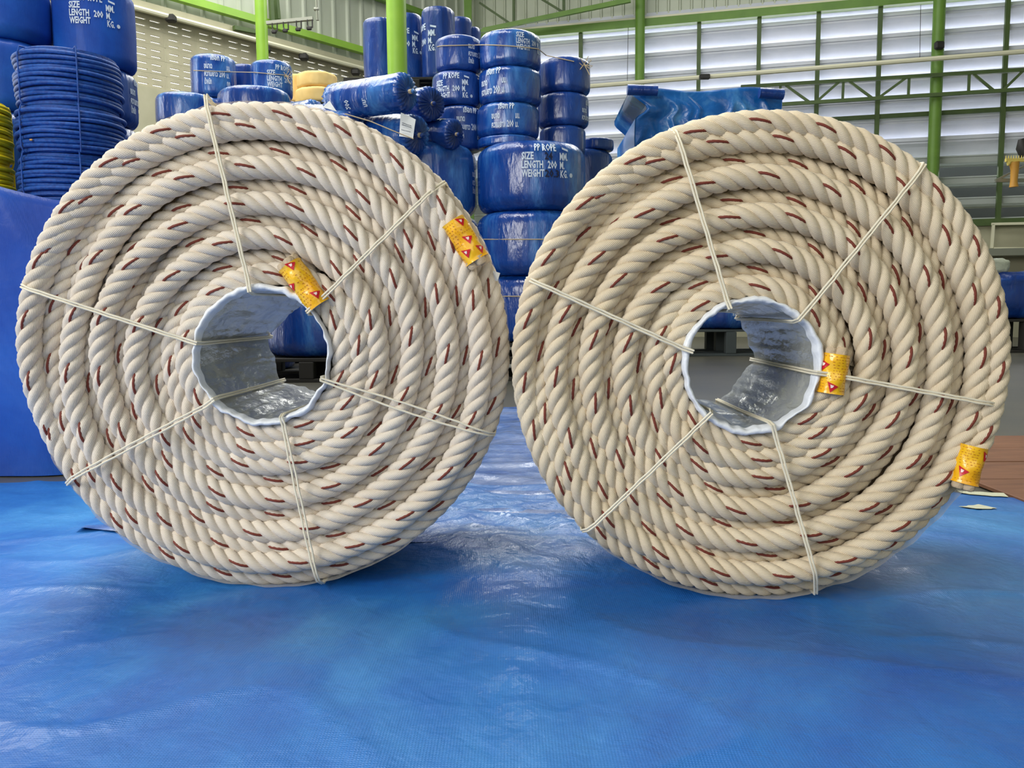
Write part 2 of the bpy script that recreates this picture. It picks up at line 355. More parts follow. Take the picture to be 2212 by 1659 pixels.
def rope_coil(label, cx, D, R, hub_r, hub_off, W, yaw, lean, material, sw0, inner_deg, outer_deg, outer_r, ties, seed, tapes):
    """cx,D: x and depth of the front face; hub_off: hub centre minus outer centre; angles in degrees, anticlockwise from +x seen from the front"""
    r_ = np.random.default_rng(seed)
    root = empty('rope_coil', (cx, D, 0.004), (-lean, 0, yaw), label, 'rope coil')
    zc = R; d = ROPE_D; NL = 10
    r0 = hub_r+d*.47; r9 = R-d*.40; h = (r9-r0)/(NL-1)
    hub = np.array(hub_off)
    def point(th, k, w):
        """th angle, k (float) layer, w depth"""
        rad = r0+k*h; f = 1-np.clip(k/(NL-1), 0, 1)
        sag = -.004*np.clip(-np.sin(th), 0, 1)*0
        return np.stack([hub[0]*f+rad*np.cos(th), w+0*th, zc+hub[1]*f+(rad+sag)*np.sin(th)], -1)
    shoulder = lambda k: .007*np.clip((k-7.6)/1.4, 0, 1)**1.5+.004*np.clip((.8-k)/.8, 0, 1)
    base = d*.5+.004
    for j in range(5):
        ke, ko = 2*j, 2*j+1
        sw = math.radians(sw0+r_.uniform(-14, 14)+(12 if j % 2 else -6))
        span = math.radians(r_.uniform(70, 105))
        wob = r_.uniform(0, 2*PI, 4)
        if j == 0:
            th0 = math.radians(inner_deg)
            s = np.linspace(.0, 4*PI, 900)          # clockwise travel
            k = sm((s/(2*PI)-.86)/.3)*1.0
            w = base+d*.66*sm((s/(2*PI)-1.35)/.5)-.006*np.exp(-s/.5)
            k = k-.05*np.exp(-s/.4)
            th = th0-s
        else:
            s = np.linspace(-2*PI-.7, 2*PI+.7, 1100); th = sw-s
            k = ko-sm((s+span/2)/span)
            u_o = np.clip(1+s/(2*PI), -.2, 1); u_e = np.clip(s/(2*PI), 0, 1.2)
            wo = d*.66*(1-sm((u_o-.58)/.38)); we = d*.66*sm((u_e-.58)/.40)
            w = base+np.where(s < 0, wo, we)+d*1.3*np.clip(np.abs(s)-2*PI, 0, 1)
        w = w+shoulder(k)
        k = k+(.07*np.sin(3*th+wob[0])+.05*np.sin(5*th+wob[1]))*(1 if j else .3); w = w+.0025*np.sin(4*th+wob[2])
        k = np.clip(k, -.05, NL-1)
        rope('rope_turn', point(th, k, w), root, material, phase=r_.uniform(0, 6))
    # the outermost turn, lying over the shoulder and ending in tape
    th1, th2 = math.radians(sw0+75), math.radians(outer_deg)
    th = np.linspace(th1, th2, 500); kk = (outer_r-r0)/h
    k = 9.0+(kk-9.0)*sm((th1-th)/(th1-th2)); w = base-.002+.035*(1-sm((th1-th)/.9))
    k = np.minimum(k, 9.05)
    rope('rope_turn', point(th, k, w), root, material, phase=r_.uniform(0, 6))
    # windings on the outside and inside of the body (seen only from the side)
    n = int((W-.05)/d); s = np.linspace(0, 2*PI*n, 64*n); w = .045+.5*d+s/(2*PI)*(W-.05-d)/n
    o = rope('outer_winding', np.stack([(R-.006-d*.5)*np.cos(s), w, zc+(R-.006-d*.5)*np.sin(s)], -1), root, material, segs=9, nv=7, tracer=False)
    # hidden body
    V = []; F = []; nn = 96
    prof = [(hub_r+.006, .075), (R-.05, .075), (R-.036, .09), (R-.036, W-.006), (hub_r+.006, W-.006)]
    for i in range(nn):
        t = 2*PI*i/nn
        for (pr, pw) in prof:
            f = 1-(pr-hub_r)/(R-hub_r)
            V.append((hub[0]*f+pr*math.cos(t), pw, zc+hub[1]*f+pr*math.sin(t)))
    m = len(prof)
    for i in range(nn):
        for q in range(m): F.append((i*m+q, i*m+(q+1) % m, ((i+1) % nn)*m+(q+1) % m, ((i+1) % nn)*m+q))
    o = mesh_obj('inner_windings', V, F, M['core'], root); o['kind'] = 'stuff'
    # back face turns
    for q in range(9):
        s = np.linspace(0, 2*PI, 200); rr = r0+q*h*1.0
        f = 1-q/9
        o = rope('back_turn', np.stack([hub[0]*f+rr*np.cos(s), W-.004-d*.1*(q % 2)+0*s, zc+hub[1]*f+rr*np.sin(s)], -1), root, material, segs=7, nv=6, tracer=False)
    # clear film round the outside
    V = []; nn = 220; rows = 5
    fl = r_.uniform(0, 6, 5)
    for i in range(nn):
        t = 2*PI*i/nn
        nz = .5+.5*math.sin(5*t+fl[0])*math.sin(11*t+fl[1]); nz2 = math.sin(23*t+fl[2])*.5+math.sin(41*t+fl[3])*.5
        for q in range(rows):
            v = q/(rows-1)
            w = .034+.006*nz2*(1-v)-.004*nz*(1-v)+v*(W-.045)
            rr = R+.002+.0015*nz*(1-v)+.001*nz2
            if q == 0: rr = R-.001+.002*nz
            V.append((rr*math.cos(t), w, zc+rr*math.sin(t)))
    F = [(i*rows+q, i*rows+q+1, ((i+1) % nn)*rows+q+1, ((i+1) % nn)*rows+q) for i in range(nn) for q in range(rows-1)]
    mesh_obj('plastic_wrap', V, F, M['film'], root, True)['label'] = 'clear plastic wrap round the outside'
    # liner in the hub: faceted between the cords
    tie_t = sorted([math.atan2(b[1]-hub[1], b[0]-hub[0]) % (2*PI) for (b, _, _) in ties])
    def facet(t, w):
        t = t % (2*PI); tt = tie_t+[tie_t[0]+2*PI]
        if t < tt[0]: t += 2*PI
        for a, b in zip(tt[:-1], tt[1:]):
            if a <= t <= b: break
        m_ = (t-a)/(b-a); chord = math.cos((b-a)/2)/math.cos((m_-.5)*(b-a))
        g = .12+.85*max(0, w)/W
        return 1-g*(1-chord)
    V = []; nn = 200; rows = 14
    ph = r_.uniform(0, 6, 6)
    for i in range(nn):
        t = 2*PI*i/nn
        for q in range(rows):
            v = q/(rows-1); w = .004+v*(W-.002)
            wr = .005*mnoise.noise(Vector((3*math.cos(t), 3*math.sin(t), v*1.2+seed)))+.003*mnoise.noise(Vector((8*math.cos(t), 8*math.sin(t), v*2+seed)))
            w += (.006*math.sin(7*t+ph[3])+.005*math.sin(13*t+ph[4]))*(v**3)-.0
            rr = (hub_r-.001)*facet(t, w)+wr
            V.append((hub[0]+rr*math.cos(t), w, zc+hub[1]+rr*math.sin(t)))
    F = [(i*rows+q, ((i+1) % nn)*rows+q, ((i+1) % nn)*rows+q+1, i*rows+q+1) for i in range(nn) for q in range(rows-1)]
    lin = mesh_obj('plastic_liner', V, F, M['liner'], root, True); lin['label'] = 'grey translucent film lining the centre hole'
    # white turned-over edge
    V = []; prof = 7
    for i in range(nn):
        t = 2*PI*i/nn
        wdt = .011+.009*mnoise.noise(Vector((2*math.cos(t), 2*math.sin(t), seed+.5)))+.006*mnoise.noise(Vector((6*math.cos(t), 6*math.sin(t), seed+1.5)))
        wr = .005*mnoise.noise(Vector((3*math.cos(t), 3*math.sin(t), seed*1.0)))+.003*mnoise.noise(Vector((8*math.cos(t), 8*math.sin(t), seed*1.0)))
        rr = (hub_r-.001)*facet(t, 0)+wr
        for q in range(prof):
            a = PI*q/(prof-1)
            pr = rr+(-.0016-wdt*.5+wdt*.5*math.cos(PI-a))+.003*0; pw = -.003-.005*math.sin(a)+(.02 if q == prof-1 else 0)
            pr = rr-.002+wdt*(q/(prof-1)-.25)
            pw = .006-.006*math.sin(a)+(.016 if q in (0, prof-1) else 0)
            V.append((hub[0]+pr*math.cos(t), pw, zc+hub[1]+pr*math.sin(t)))
    F = [(i*prof+q, ((i+1) % nn)*prof+q, ((i+1) % nn)*prof+q+1, i*prof+q+1) for i in range(nn) for q in range(prof-1)]
    mesh_obj('liner_edge', V, F, M['rim'], lin, True)['label'] = 'white folded edge of the film'
    # tie cords (pairs of thin cord from hub to rim, looped over the outside and back through the hole)
    for (b, e, spread) in ties:
        mb = MB(); bi = np.array(b); eo = np.array(e); dv = (eo-bi)/np.linalg.norm(eo-bi); pr = np.array([-dv[1], dv[0]])
        for sgn in (-1, 1):
            o1 = sgn*.0022; o2 = sgn*spread
            pts = []
            hd = bi-hub; hr = np.linalg.norm(hd); hn = hd/hr
            ib = hub+hn*(hub_r*.93)+pr*o1
            pts.append((ib[0], W+.012, zc+ib[1])); pts.append((ib[0], W*.5, zc+ib[1]))
            ii = hub+hn*(hub_r-.012)+pr*o1
            pts.append((ii[0], .012, zc+ii[1])); pts.append((ii[0]+hn[0]*.004, -.006, zc+ii[1]+hn[1]*.004))
            q0 = bi+pr*o1
            for f in np.linspace(.03, .985, 16):
                mid = bi+(eo-bi)*f+pr*(o1+(o2-o1)*math.sin(PI*min(1, f*1.0))*(1 if spread > .003 else 0)+0*o2)
                mid = mid+pr*sgn*.0004*math.sin(f*40+sgn)
                pts.append((mid[0], -.0035+.0012*math.sin(f*25)+.014*max(0, (f-.86)/.14)**2, zc+mid[1]))
            er = np.linalg.norm(eo); en = eo/er
            oo = en*(R+.003)+pr*o1
            pts.append((oo[0], .03, zc+oo[1])); pts.append((oo[0], W*.5, zc+oo[1])); pts.append((oo[0], W, zc+oo[1]))
            oi = en*(R-.05)+pr*o1
            pts.append((oi[0], W+.021, zc+oi[1])); pts.append((ib[0]*.9+oi[0]*.1, W+.021, zc+ib[1]*.9+oi[1]*.1)); pts.append((ib[0], W+.012, zc+ib[1]))
            mb.tube(pts, .0019, 6)
        mb.build('tie_cord', M['cord'], root, True)
    # taped rope ends
    def taped_end(c2, ang_deg, length, cut_at_start, nm):
        """c2: centre on the face, ang: direction of the tape axis in the face plane, cut end at the start"""
        a = math.radians(ang_deg); ax = Vector((math.cos(a), 0, math.sin(a))); sd = Vector((-math.sin(a), 0, math.cos(a))); fr = Vector((0, -1, 0))
        c = Vector((c2[0], base-.015, zc+c2[1])); rr = ROPE_D*.505
        V = []; F = []; nu, nvv = 22, 28
        def surf(u, t, extra=0):
            x = u*length
            cr = rr*(1+.035*math.sin(3*t+u*9+seed)+.045*math.sin(u*13+seed)*math.cos(t)+.02*math.sin(6*t-u*17))+extra
            if u > .48 or u < -.48: cr *= 1.04
            return c+ax*x+sd*(cr*math.sin(t))+fr*(cr*math.cos(t))
        for i in range(nu):
            u = -.5+i/(nu-1)
            for k_ in range(nvv): V.append(surf(u, 2*PI*k_/nvv))
        F = [(i*nvv+k_, i*nvv+(k_+1) % nvv, (i+1)*nvv+(k_+1) % nvv, (i+1)*nvv+k_) for i in range(nu-1) for k_ in range(nvv)]
        tp = mesh_obj('end_tape', V, F, M['tape'], root, True); tp['label'] = 'yellow printed tape round the %s rope end' % nm
        # red triangles with a white mark, rows of brown print
        def patch(name, poly, material, ex):
            vs = [surf(u, t, ex) for (u, t) in poly]; return vs
        mbn = MB()
        spots = {0: [(.30, .5), (-.43, .25), (-.1, -.8)], 1: [(-.38, .55), (.33, .85), (.26, -.4), (.02, .3)], 2: [(.33, -.25), (-.2, -1.1)], 3: [(.2, -.75), (-.3, .7)]}[seed % 4]
        for (u0, t0) in spots:
            su = .0085/length; st = .0095/rr
            tri = [(u0-su, t0-st*.9), (u0-su*.2, t0+st), (u0+su*1.1, t0-st*.2)]
            mr, mw = MB(), MB()
            n_ = 5; idx = {}; vs_ = []; fs_ = []
            for a_ in range(n_+1):
                for b_ in range(n_+1-a_):
                    wa, wb = a_/n_, b_/n_; wc = 1-wa-wb
                    idx[a_, b_] = len(vs_); vs_.append(surf(tri[0][0]*wa+tri[1][0]*wb+tri[2][0]*wc, tri[0][1]*wa+tri[1][1]*wb+tri[2][1]*wc, .001))
            for a_ in range(n_):
                for b_ in range(n_-a_):
                    fs_.append((idx[a_, b_], idx[a_+1, b_], idx[a_, b_+1]))
                    if a_+b_ < n_-1: fs_.append((idx[a_+1, b_], idx[a_+1, b_+1], idx[a_, b_+1]))
            mr.add(vs_, fs_)
            mw.add([surf(u0-su*.45, t0-st*.35, .0016), surf(u0+su*.25, t0-st*.2, .0016), surf(u0+su*.1, t0+st*.1, .0016), surf(u0-su*.3, t0+st*.25, .0016)], [(0, 1, 2, 3)])
            mr.build('triangle_print', M['tape_red'], tp); mw.build('emblem_print', M['tape_white'], tp)
        for a_ in range(13):
            u0 = -.44+a_*.07; t = -1.2
            while t < 1.2:
                wdt = random.uniform(.05, .16)
                if all(abs(u0-s_[0])*length > .012 or abs(t-s_[1])*rr > .013 for s_ in spots):
                    mbn.add([surf(u0, t, .0006), surf(u0+.016, t, .0006), surf(u0+.016, t+wdt, .0006), surf(u0, t+wdt, .0006)], [(0, 1, 2, 3)])
                t += wdt+random.uniform(.06, .3)
        mbn.build('small_print', M['tape_brown'], tp)['kind'] = 'stuff'
        # cut rope end: four strand stubs sticking out of the tape
        mb = MB(); sg = -1 if cut_at_start else 1
        for q in range(4):
            aa = q*PI/2+.4; o_ = sd*(.011*math.sin(aa))+fr*(.011*math.cos(aa))
            a0 = c+ax*(sg*length*.44)+o_; a1 = c+ax*(sg*(length*.5+.010+.003*math.sin(q*2.1)))+o_
            mb.tube([a0, a0.lerp(a1, .7), a1], [.0105, .0105, .0085], 9)
        mb.build('cut_end', M['cut'], root, True)
    (ci, ai, li), (co, ao, lo) = tapes
    taped_end(ci, ai, li, True, 'inner'); seed += 1; taped_end(co, ao, lo, False, 'outer')
    return root

def loc2(cx, cy, s): return lambda px, py: ((px-cx)/s, (cy-py)/s)
# left coil
DL = 1.444; cl = P(566, 739, DL+.022); sL = FPX/(DL+.005); RL = 535*(DL+.027)/FPX-.0046
f = loc2(566, 753, sL)
tiesL = [(f(549, 612), f(466, 205), .0022), (f(714, 634), f(952, 408), .003), (f(712, 822), f(1063, 942), .007),
         (f(612, 905), f(678, 1272), .0035), (f(455, 868), f(136, 1035), .0035), (f(425, 735), f(48, 608), .003)]
coilL = rope_coil('whitish cream twisted rope coil standing at left, yellow taped end above its hole', cl.x, DL, RL, 149/sL, (3/sL, -12/sL), .44, 0,
                  math.radians(.7), M['rope'], 150, 58, 25.5, 503/sL, tiesL, 4, ((f(665, 614), -55, .088), (f(1013, 521), -59, .080)))
DR = 1.362; cr = P(1645, 770, DR+.022); sR = FPX/(DR+.005); RR = 537*(DR+.027)/FPX-.0046
f = loc2(1645, 785, sR)
tiesR = [(f(1570, 660), f(1454, 285), .0028), (f(1735, 676), f(1985, 360), .003), (f(1786, 810), f(2155, 880), .003),
         (f(1672, 932), f(1775, 1275), .003), (f(1526, 905), f(1265, 1160), .003), (f(1484, 757), f(1140, 600), .003)]
coilR = rope_coil('warm cream twisted rope coil standing at right, yellow taped end right of its hole', cr.x-.004, DR, RR, 146/sR, (-19/sR, -7/sR), .42, math.radians(-2),
                  math.radians(.7), M['rope2'], 140, -3, -28, 514/sR, tiesR, 6, ((f(1802, 810), -98, .066), (f(2099, 1010), -103, .064)))
for root_, Rr_, fs_ in ((coilL, RL, [[(704, 227), (718, 212), (734, 236)], [(1071, 583), (1087, 588), (1081, 606), (1074, 604)]]),
                        (coilR, RR, [[(2088, 508), (2104, 520), (2112, 540), (2098, 532)]])):
    for pl in fs_:
        V = []
        for q, (px_, py_) in enumerate(pl):
            cx_, cy_, sc_ = (566, 753, sL) if root_ is coilL else (1645, 785, sR)
            V.append((( px_-cx_)/sc_*1.0, .045+.004*(q % 2), Rr_+(cy_-py_)/sc_*1.0))
        V2 = [(v[0], v[1]+.001, v[2]) for v in V]; m_ = len(V)
        mesh_obj('wrap_flap', V+V2, [tuple(range(m_)), tuple(range(2*m_-1, m_-1, -1))]+[(q, m_+q, m_+(q+1) % m_, (q+1) % m_) for q in range(m_)], M['rim'], root_)
print('coil z centres', cl.z, RL, cr.z, RR, 'x', cl.x, cr.x)

# ------------------------------------------------------------------ setting
def grid_mesh(name, pts2, material, zf, parent=None, nx=60, ny=60):
    """quad patch from four ground corners (a,b,c,d anticlockwise) with height function"""
    a, b, c, d = [Vector((p[0], p[1])) for p in pts2]
    V = []
    for j in range(ny+1):
        for i in range(nx+1):
            u, v = i/nx, j/ny
            p = a.lerp(b, u).lerp(d.lerp(c, u), v)
            V.append((p.x, p.y, zf(p.x, p.y, u, v)))
    F = [(j*(nx+1)+i, j*(nx+1)+i+1, (j+1)*(nx+1)+i+1, (j+1)*(nx+1)+i) for j in range(ny) for i in range(nx)]
    return mesh_obj(name, V, F, material, parent, True)
MB().box((1, 6, -.05), (26, 34, .1)).build('floor', M['floor'])['kind'] = 'structure'
def contact(x, y):
    g = 1.0
    for (cx, cy) in ((cl.x, DL+.2), (cr.x, DR+.2)):
        q = ((x-cx)/.26)**2+((y-cy)/.34)**2
        g = min(g, min(1, max(0, (q-.6)/1.2)))
    return g
def tarp_z(x, y, u, v):
    n1 = mnoise.noise(Vector((x*2.2, y*3.1, .3))); n2 = mnoise.noise(Vector((x*5+3, y*9, 1.7)))
    r1 = 1-abs(mnoise.noise(Vector((x*3.1+y*1.7, y*4.3, 5.2))))*2.2; r2 = 1-abs(mnoise.noise(Vector((x*9, y*12, 9))))*2
    k = math.exp(-((x-.02)/.45)**2-((y-1.95)/.42)**2)
    z = .008+.006*n1+.003*n2+.009*max(0, r1)**5*.6+.016*k*(.6*max(0, r2)**2+.5*n2)
    z = z*contact(x, y)
    return max(.0015, z)
a0, b0 = G(2212, 1165), G(2175, 1088)
slope = (b0.x-a0.x)/(b0.y-a0.y); xr = lambda y: b0.x+slope*(y-b0.y)
far = b0.y+.12
V = []; nx, ny = 260, 190
for j in range(ny+1):
    for i in range(nx+1):
        u, v = i/nx, j/ny; y = .35+(v)*(far-.35)
        xl = -3.4; x = xl+(xr(y)-xl)*u
        y2 = y+(v**6)*(.35*(1-u)-.02*math.sin(u*37)-.12*max(0, u-.93)/.07)
        V.append((x, y2, tarp_z(x, y2, u, v)+.001))
F = [(j*(nx+1)+i, j*(nx+1)+i+1, (j+1)*(nx+1)+i+1, (j+1)*(nx+1)+i) for j in range(ny) for i in range(nx)]
tag(mesh_obj('ground_tarp', V, F, M['tarp'], None, True), 'bright blue woven tarpaulin spread on the floor under the two coils', 'tarpaulin')
p1, p2 = G(960, 884), G(1190, 886)
def sheet_z(x, y, u, v):
    n = mnoise.noise(Vector((x*3, y*9, 4))); r = 1-abs(mnoise.noise(Vector((x*1.5, y*5, 2))))*2
    return max(.0012, .006+.006*n+.012*max(0, r)**3)
sx0, sx1 = -1.0, .62
tag(grid_mesh('far_ground_sheet', [(sx0, far-.35), (sx1, far-.55), (sx1+.15, p2.y), (sx0-.3, p1.y)], M['tarp_pale'], sheet_z, nx=80, ny=110),
    'pale shiny blue sheet on the floor behind the gap between coils', 'tarpaulin')
# brown boards on the floor at the right
bm = empty('floor_board', (0, 0, 0), label='reddish brown board lying on the floor beyond the tarpaulin corner', cat='board')
q0 = G(2075, 950); y0 = b0.y-.28; y1 = G(2212, 948).y
for i in range(5):
    ya = y0+(y1-y0)*i/5; yb = y0+(y1-y0)*(i+1)/5-.006
    MB().box((2.05, (ya+yb)/2, .008+.001*(i % 2)), (1.5, yb-ya, .012), bev=.002).build('plank', M['mat_brown'], bm)
# masking tape scraps on the corner of the tarp
for i, (px, py, w_, l_, an, lb) in enumerate([(2112, 1106, .05, .066, .35, 'short cream masking tape scrap stuck near the tarpaulin corner'),
                                               (2122, 1076, .045, .11, -.3, 'long cream masking tape strip along the tarpaulin edge, near the corner')]):
    g = G(px, py); R3 = Matrix.Rotation(an, 3, 'Z')
    mb = MB(); n = 6
    vs = []
    for k in range(n+1):
        for sd_ in (-1, 1):
            v = R3 @ Vector((l_*(k/n-.5), sd_*w_/2*(1+.12*math.sin(k*2.3+sd_)), 0)); vs.append((g.x+v.x, g.y+v.y, tarp_z(g.x+v.x, g.y+v.y, 0, 0)+.0035))
    vs2 = [(v[0], v[1], v[2]-.001) for v in vs]
    fs = [(2*k, 2*k+1, 2*k+3, 2*k+2) for k in range(n)]
    mb.add(vs, fs); mb.add(vs2, [f_[::-1] for f_ in fs])
    tag(mb.build('tape_scrap', M['masking']), lb, 'tape')

# --- back wall frame: origin, along u, interior normal n
WA = math.radians(14)
WO = P(1106, 700, 14.0); WO.z = 0
WU = Vector((math.cos(WA), -math.sin(WA), 0)); WN = Vector((-math.sin(WA), -math.cos(WA), 0))
def WR(px, py, off=0):
    d = ray(px, py); o = Vector((0, 0, CAM_H)); t = ((WO+WN*off)-o).dot(WN)/d.dot(WN); return o+d*t
def wpt(s, z, off=0): q = WO+WU*s+WN*off; return Vector((q.x, q.y, z))
def wsz(px, py, off=0): q = WR(px, py, off); return (q-WO).dot(WU), q.z
s_corner = wsz(1010, 300)[0]; corner = wpt(s_corner, 0)
LU = Vector((-.866, -1, 0)).normalized(); LN = Vector((1, -.866, 0)).normalized()
def LR(px, py, off=0):
    d = ray(px, py); o = Vector((0, 0, CAM_H)); t = ((corner+LN*off)-o).dot(LN)/d.dot(LN); return o+d*t
def lpt(s, z, off=0): q = corner+LU*s+LN*off; return Vector((q.x, q.y, z))
def lsz(px, py, off=0): q = LR(px, py, off); return (q-corner).dot(LU), q.z
def obox(mb, pt, s0, s1, z0, z1, o0, o1):
    vs = [pt(s, z, o) for s in (s0, s1) for z in (z0, z1) for o in (o0, o1)]
    return mb.add(vs, [(0, 1, 3, 2), (4, 6, 7, 5), (0, 4, 5, 1), (2, 3, 7, 6), (0, 2, 6, 4), (1, 5, 7, 3)])
def W_(mb, *a): return obox(mb, wpt, *a)
def L_(mb, *a): return obox(mb, lpt, *a)
S_END = 9.6
wall = empty('wall_back', kind='structure')
z_base = wsz(2086, 481)[1]; z_top = wsz(1490, 52)[1]
pitch = wsz(2086, 257)[1]-wsz(2086, 303)[1]
print('wall z', z_base, z_top, pitch, 'corner', corner, 's', s_corner)
mb = MB(); W_(mb, s_corner, S_END, 0, z_base-.02, -.12, .02); mb.build('concrete_base', M['concrete'], wall)
mull = [wsz(px, 250)[0] for px in (1256, 1383, 1508, 1636, 1762, 1893, 2021, 2163)]
step = mull[-1]-mull[-2]; mull += [mull[-1]+step, mull[-1]+2*step]; mull = [m_ for m_ in mull if m_ < S_END]
mull = [s_corner+.05, (s_corner+mull[0])/2]+mull+[S_END]
z0w = wsz(2086, 305)[1]
rows = []
z = z0w
while z-pitch > z_base-.05: z -= pitch
while z < z_top+.3: rows.append(z); z += pitch
def slat_mesh(s0, s1, low):
    """cross-section: vertical lip at the inside then a sheet sloping down and outwards"""
    prof = [(.015, .035), (.0, .09), (.0, 0), (-.04, -.045), (-.125, -.205)] if not low else [(.01, .085), (.0, .105), (.0, 0), (-.03, -.03), (-.09, -.05)]
    vs = []
    for s in (s0, s1):
        for (o_, zz) in prof: vs.append((s, o_, zz))
    th = .003
    for s in (s0, s1):
        for (o_, zz) in prof: vs.append((s, o_-th, zz-th))
    m_ = len(prof); fs = []
    for q in range(m_-1):
        fs += [(q, q+1, m_+q+1, m_+q), (2*m_+q, 3*m_+q, 3*m_+q+1, 2*m_+q+1)]
    fs += [(0, m_, 3*m_, 2*m_), (m_-1, 3*m_-1, 4*m_-1, 2*m_-1)]
    return vs, fs
for ri, z in enumerate(rows):
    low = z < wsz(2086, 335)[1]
    for a_, b_ in zip(mull[:-1], mull[1:]):
        vs, fs = slat_mesh(a_, b_, low)
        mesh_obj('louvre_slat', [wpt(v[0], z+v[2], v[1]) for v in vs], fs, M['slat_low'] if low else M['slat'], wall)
for s in mull[1:-1]:
    mb = MB(); W_(mb, s-.03, s+.03, z_base, z_top, .03, .09); mb.build('mullion', M['green_dark'], wall)
mb = MB(); W_(mb, s_corner, S_END, z_top-.02, z_top+.10, .0, .14); mb.build('upper_girt', M['green'], wall)
mb = MB(); W_(mb, s_corner, S_END, z_top+.10, z_top+.14, .0, .10); mb.build('cream_capping', M['cream_pipe'], wall)
mb = MB(); W_(mb, s_corner, S_END, z_base-.06, z_base+.04, .0, .10); mb.build('lower_girt', M['green_dark'], wall)
zg = wsz(2086, 242)[1]
mb = MB(); W_(mb, wsz(1600, 250)[0], S_END, zg-.03, zg+.03, .02, .06); mb.build('middle_girt', M['green_dark'], wall)
# corrugated sheets above the louvres (each sheet its own piece)
def corrugated(pt, s0, s1, z0, z1, off, rib, material, parent, name='corrugated_sheet'):
    vs = []; n = 0; s = s0
    xs = []
    while s < s1-1e-6:
        for (a_, o_) in ((0, 0), (.62, 0), (.70, .028), (.82, .028), (.90, 0)):
            if s+a_*rib <= s1: xs.append((s+a_*rib, o_))
        s += rib
    xs.append((s1, 0))
    for (x, o_) in xs: vs += [pt(x, z0, off+o_), pt(x, z1, off+o_)]
    n = len(xs)
    for (x, o_) in xs: vs += [pt(x, z0, off+o_-.002), pt(x, z1, off+o_-.002)]
    fs = [(2*i, 2*i+2, 2*i+3, 2*i+1) for i in range(n-1)]+[(2*n+2*i, 2*n+2*i+1, 2*n+2*i+3, 2*n+2*i+2) for i in range(n-1)]
    return mesh_obj(name, vs, fs, material, parent)
s = s_corner
while s < S_END-.1:
    corrugated(wpt, s, min(s+.88, S_END), z_top+.12, 6.9, -.02, .176, M['sheet'], wall); s += .88
# sloping green pipe / tray and knee brace at the top middle
mb = MB(); mb.bar(WR(1042, 66, .5), WR(1362, 0, .5), .05, .07); mb.bar(WR(1000, 96, .5), WR(1042, 66, .5), .04, .05); mb.build('sloping_rail', M['green'], wall)
mb = MB(); mb.bar(WR(1036, 6, .4), WR(1104, 52, .4), .03, .03); mb.bar(WR(1160, -8, .4), WR(1216, 26, .4), .03, .03)
mb.bar(WR(1218, -8, .42), WR(1218, 28, .42), .05, .04); mb.bar(WR(1110, -8, .42), WR(1110, 50, .42), .04, .04); mb.build('brace', M['green_dark'], wall)
# small wall girt at high level
zz = wsz(1490, 10)[1]
mb = MB(); W_(mb, s_corner, S_END, zz+.42, zz+.5, .03, .1); mb.build('high_girt', M['green'], wall)
# columns of the back wall
def column(px, py, off, w, material, top=6.9, name='column', sides=12):
    q = WR(px, py, off); mb = MB(); mb.tube([(q.x, q.y, 0), (q.x, q.y, .02), (q.x, q.y, top)], w/2, sides)
    o = mb.build(name, material, None, True); o['kind'] = 'structure'; return o
column(1382, 150, .25, .15, M['green']); column(2022, 200, .25, .165, M['green'])
mb = MB(); q = WR(1011, 40, .35); mb.box((q.x, q.y, 3.45), (.12, .12, 6.9)); o = mb.build('column', M['green'], None); o['kind'] = 'structure'
mb = MB(); q = WR(2029, 98, .36); mb.box(q, (.13, .08, .11), bev=.02); mb.build('clamp', M['dark'], wall)
# truss in front of the louvres
tr = empty('truss_girt', kind='structure')
of = .40
T = lambda px, py: WR(px, py, of)
def chord(a, b, nm, w=.05):
    mb = MB(); a = T(*a); b = T(*b); d_ = (b-a); mb.bar(a, b+d_*.25, w, w); mb.build(nm, M['green_dark'], tr)
chord((1600, 188), (2212, 151), 'top_chord'); chord((1600, 231), (2212, 193), 'bottom_chord')
def yt(x): return 188-(x-1600)*37/612
def yb(x): return 231-(x-1600)*38/612
for a_, b_ in (((1694, 0), (1750, 1)), ((1815, 0), (1762, 1)), ((1832, 0), (1886, 1)), ((1960, 0), (1896, 1)), ((2100, 0), (2148, 1)), ((2212, 0), (2166, 1)),
               ((1686, 0), (1684, 1)), ((1822, 0), (1820, 1)), ((1964, 0), (1962, 1)), ((2094, 0), (2092, 1))):
    pa = T(a_[0], yt(a_[0]) if a_[1] == 0 else yb(a_[0])); pb = T(b_[0], yt(b_[0]) if b_[1] == 0 else yb(b_[0]))
    mb = MB(); mb.bar(pa, pb, .03, .035); mb.build('web_member', M['green_dark'], tr)
# conduit across the hall
cdt = empty('wall_conduit', label='long thin cream conduit running across the louvred wall', cat='conduit')
mb = MB(); a_, b_ = WR(1270, 186.5, .6), WR(2300, 104, .6); mb.tube([a_, b_], .034, 8); mb.build('pipe', M['cream_pipe'], cdt, True)
mb = MB(); mb.box(WR(1522, 166, .66), (.15, .08, .07), bev=.01); mb.build('junction_box', M['dark'], cdt)
mb = MB(); mb.tube([WR(1357, 60, .6), WR(1355, 182, .6)], .004, 5); tag(mb.build('hanging_wire', M['dark'], cdt))
mb = MB(); mb.tube([WR(1989, 10, .6), WR(1987, 125, .6)], .004, 5); tag(mb.build('hanging_wire', M['dark'], cdt))
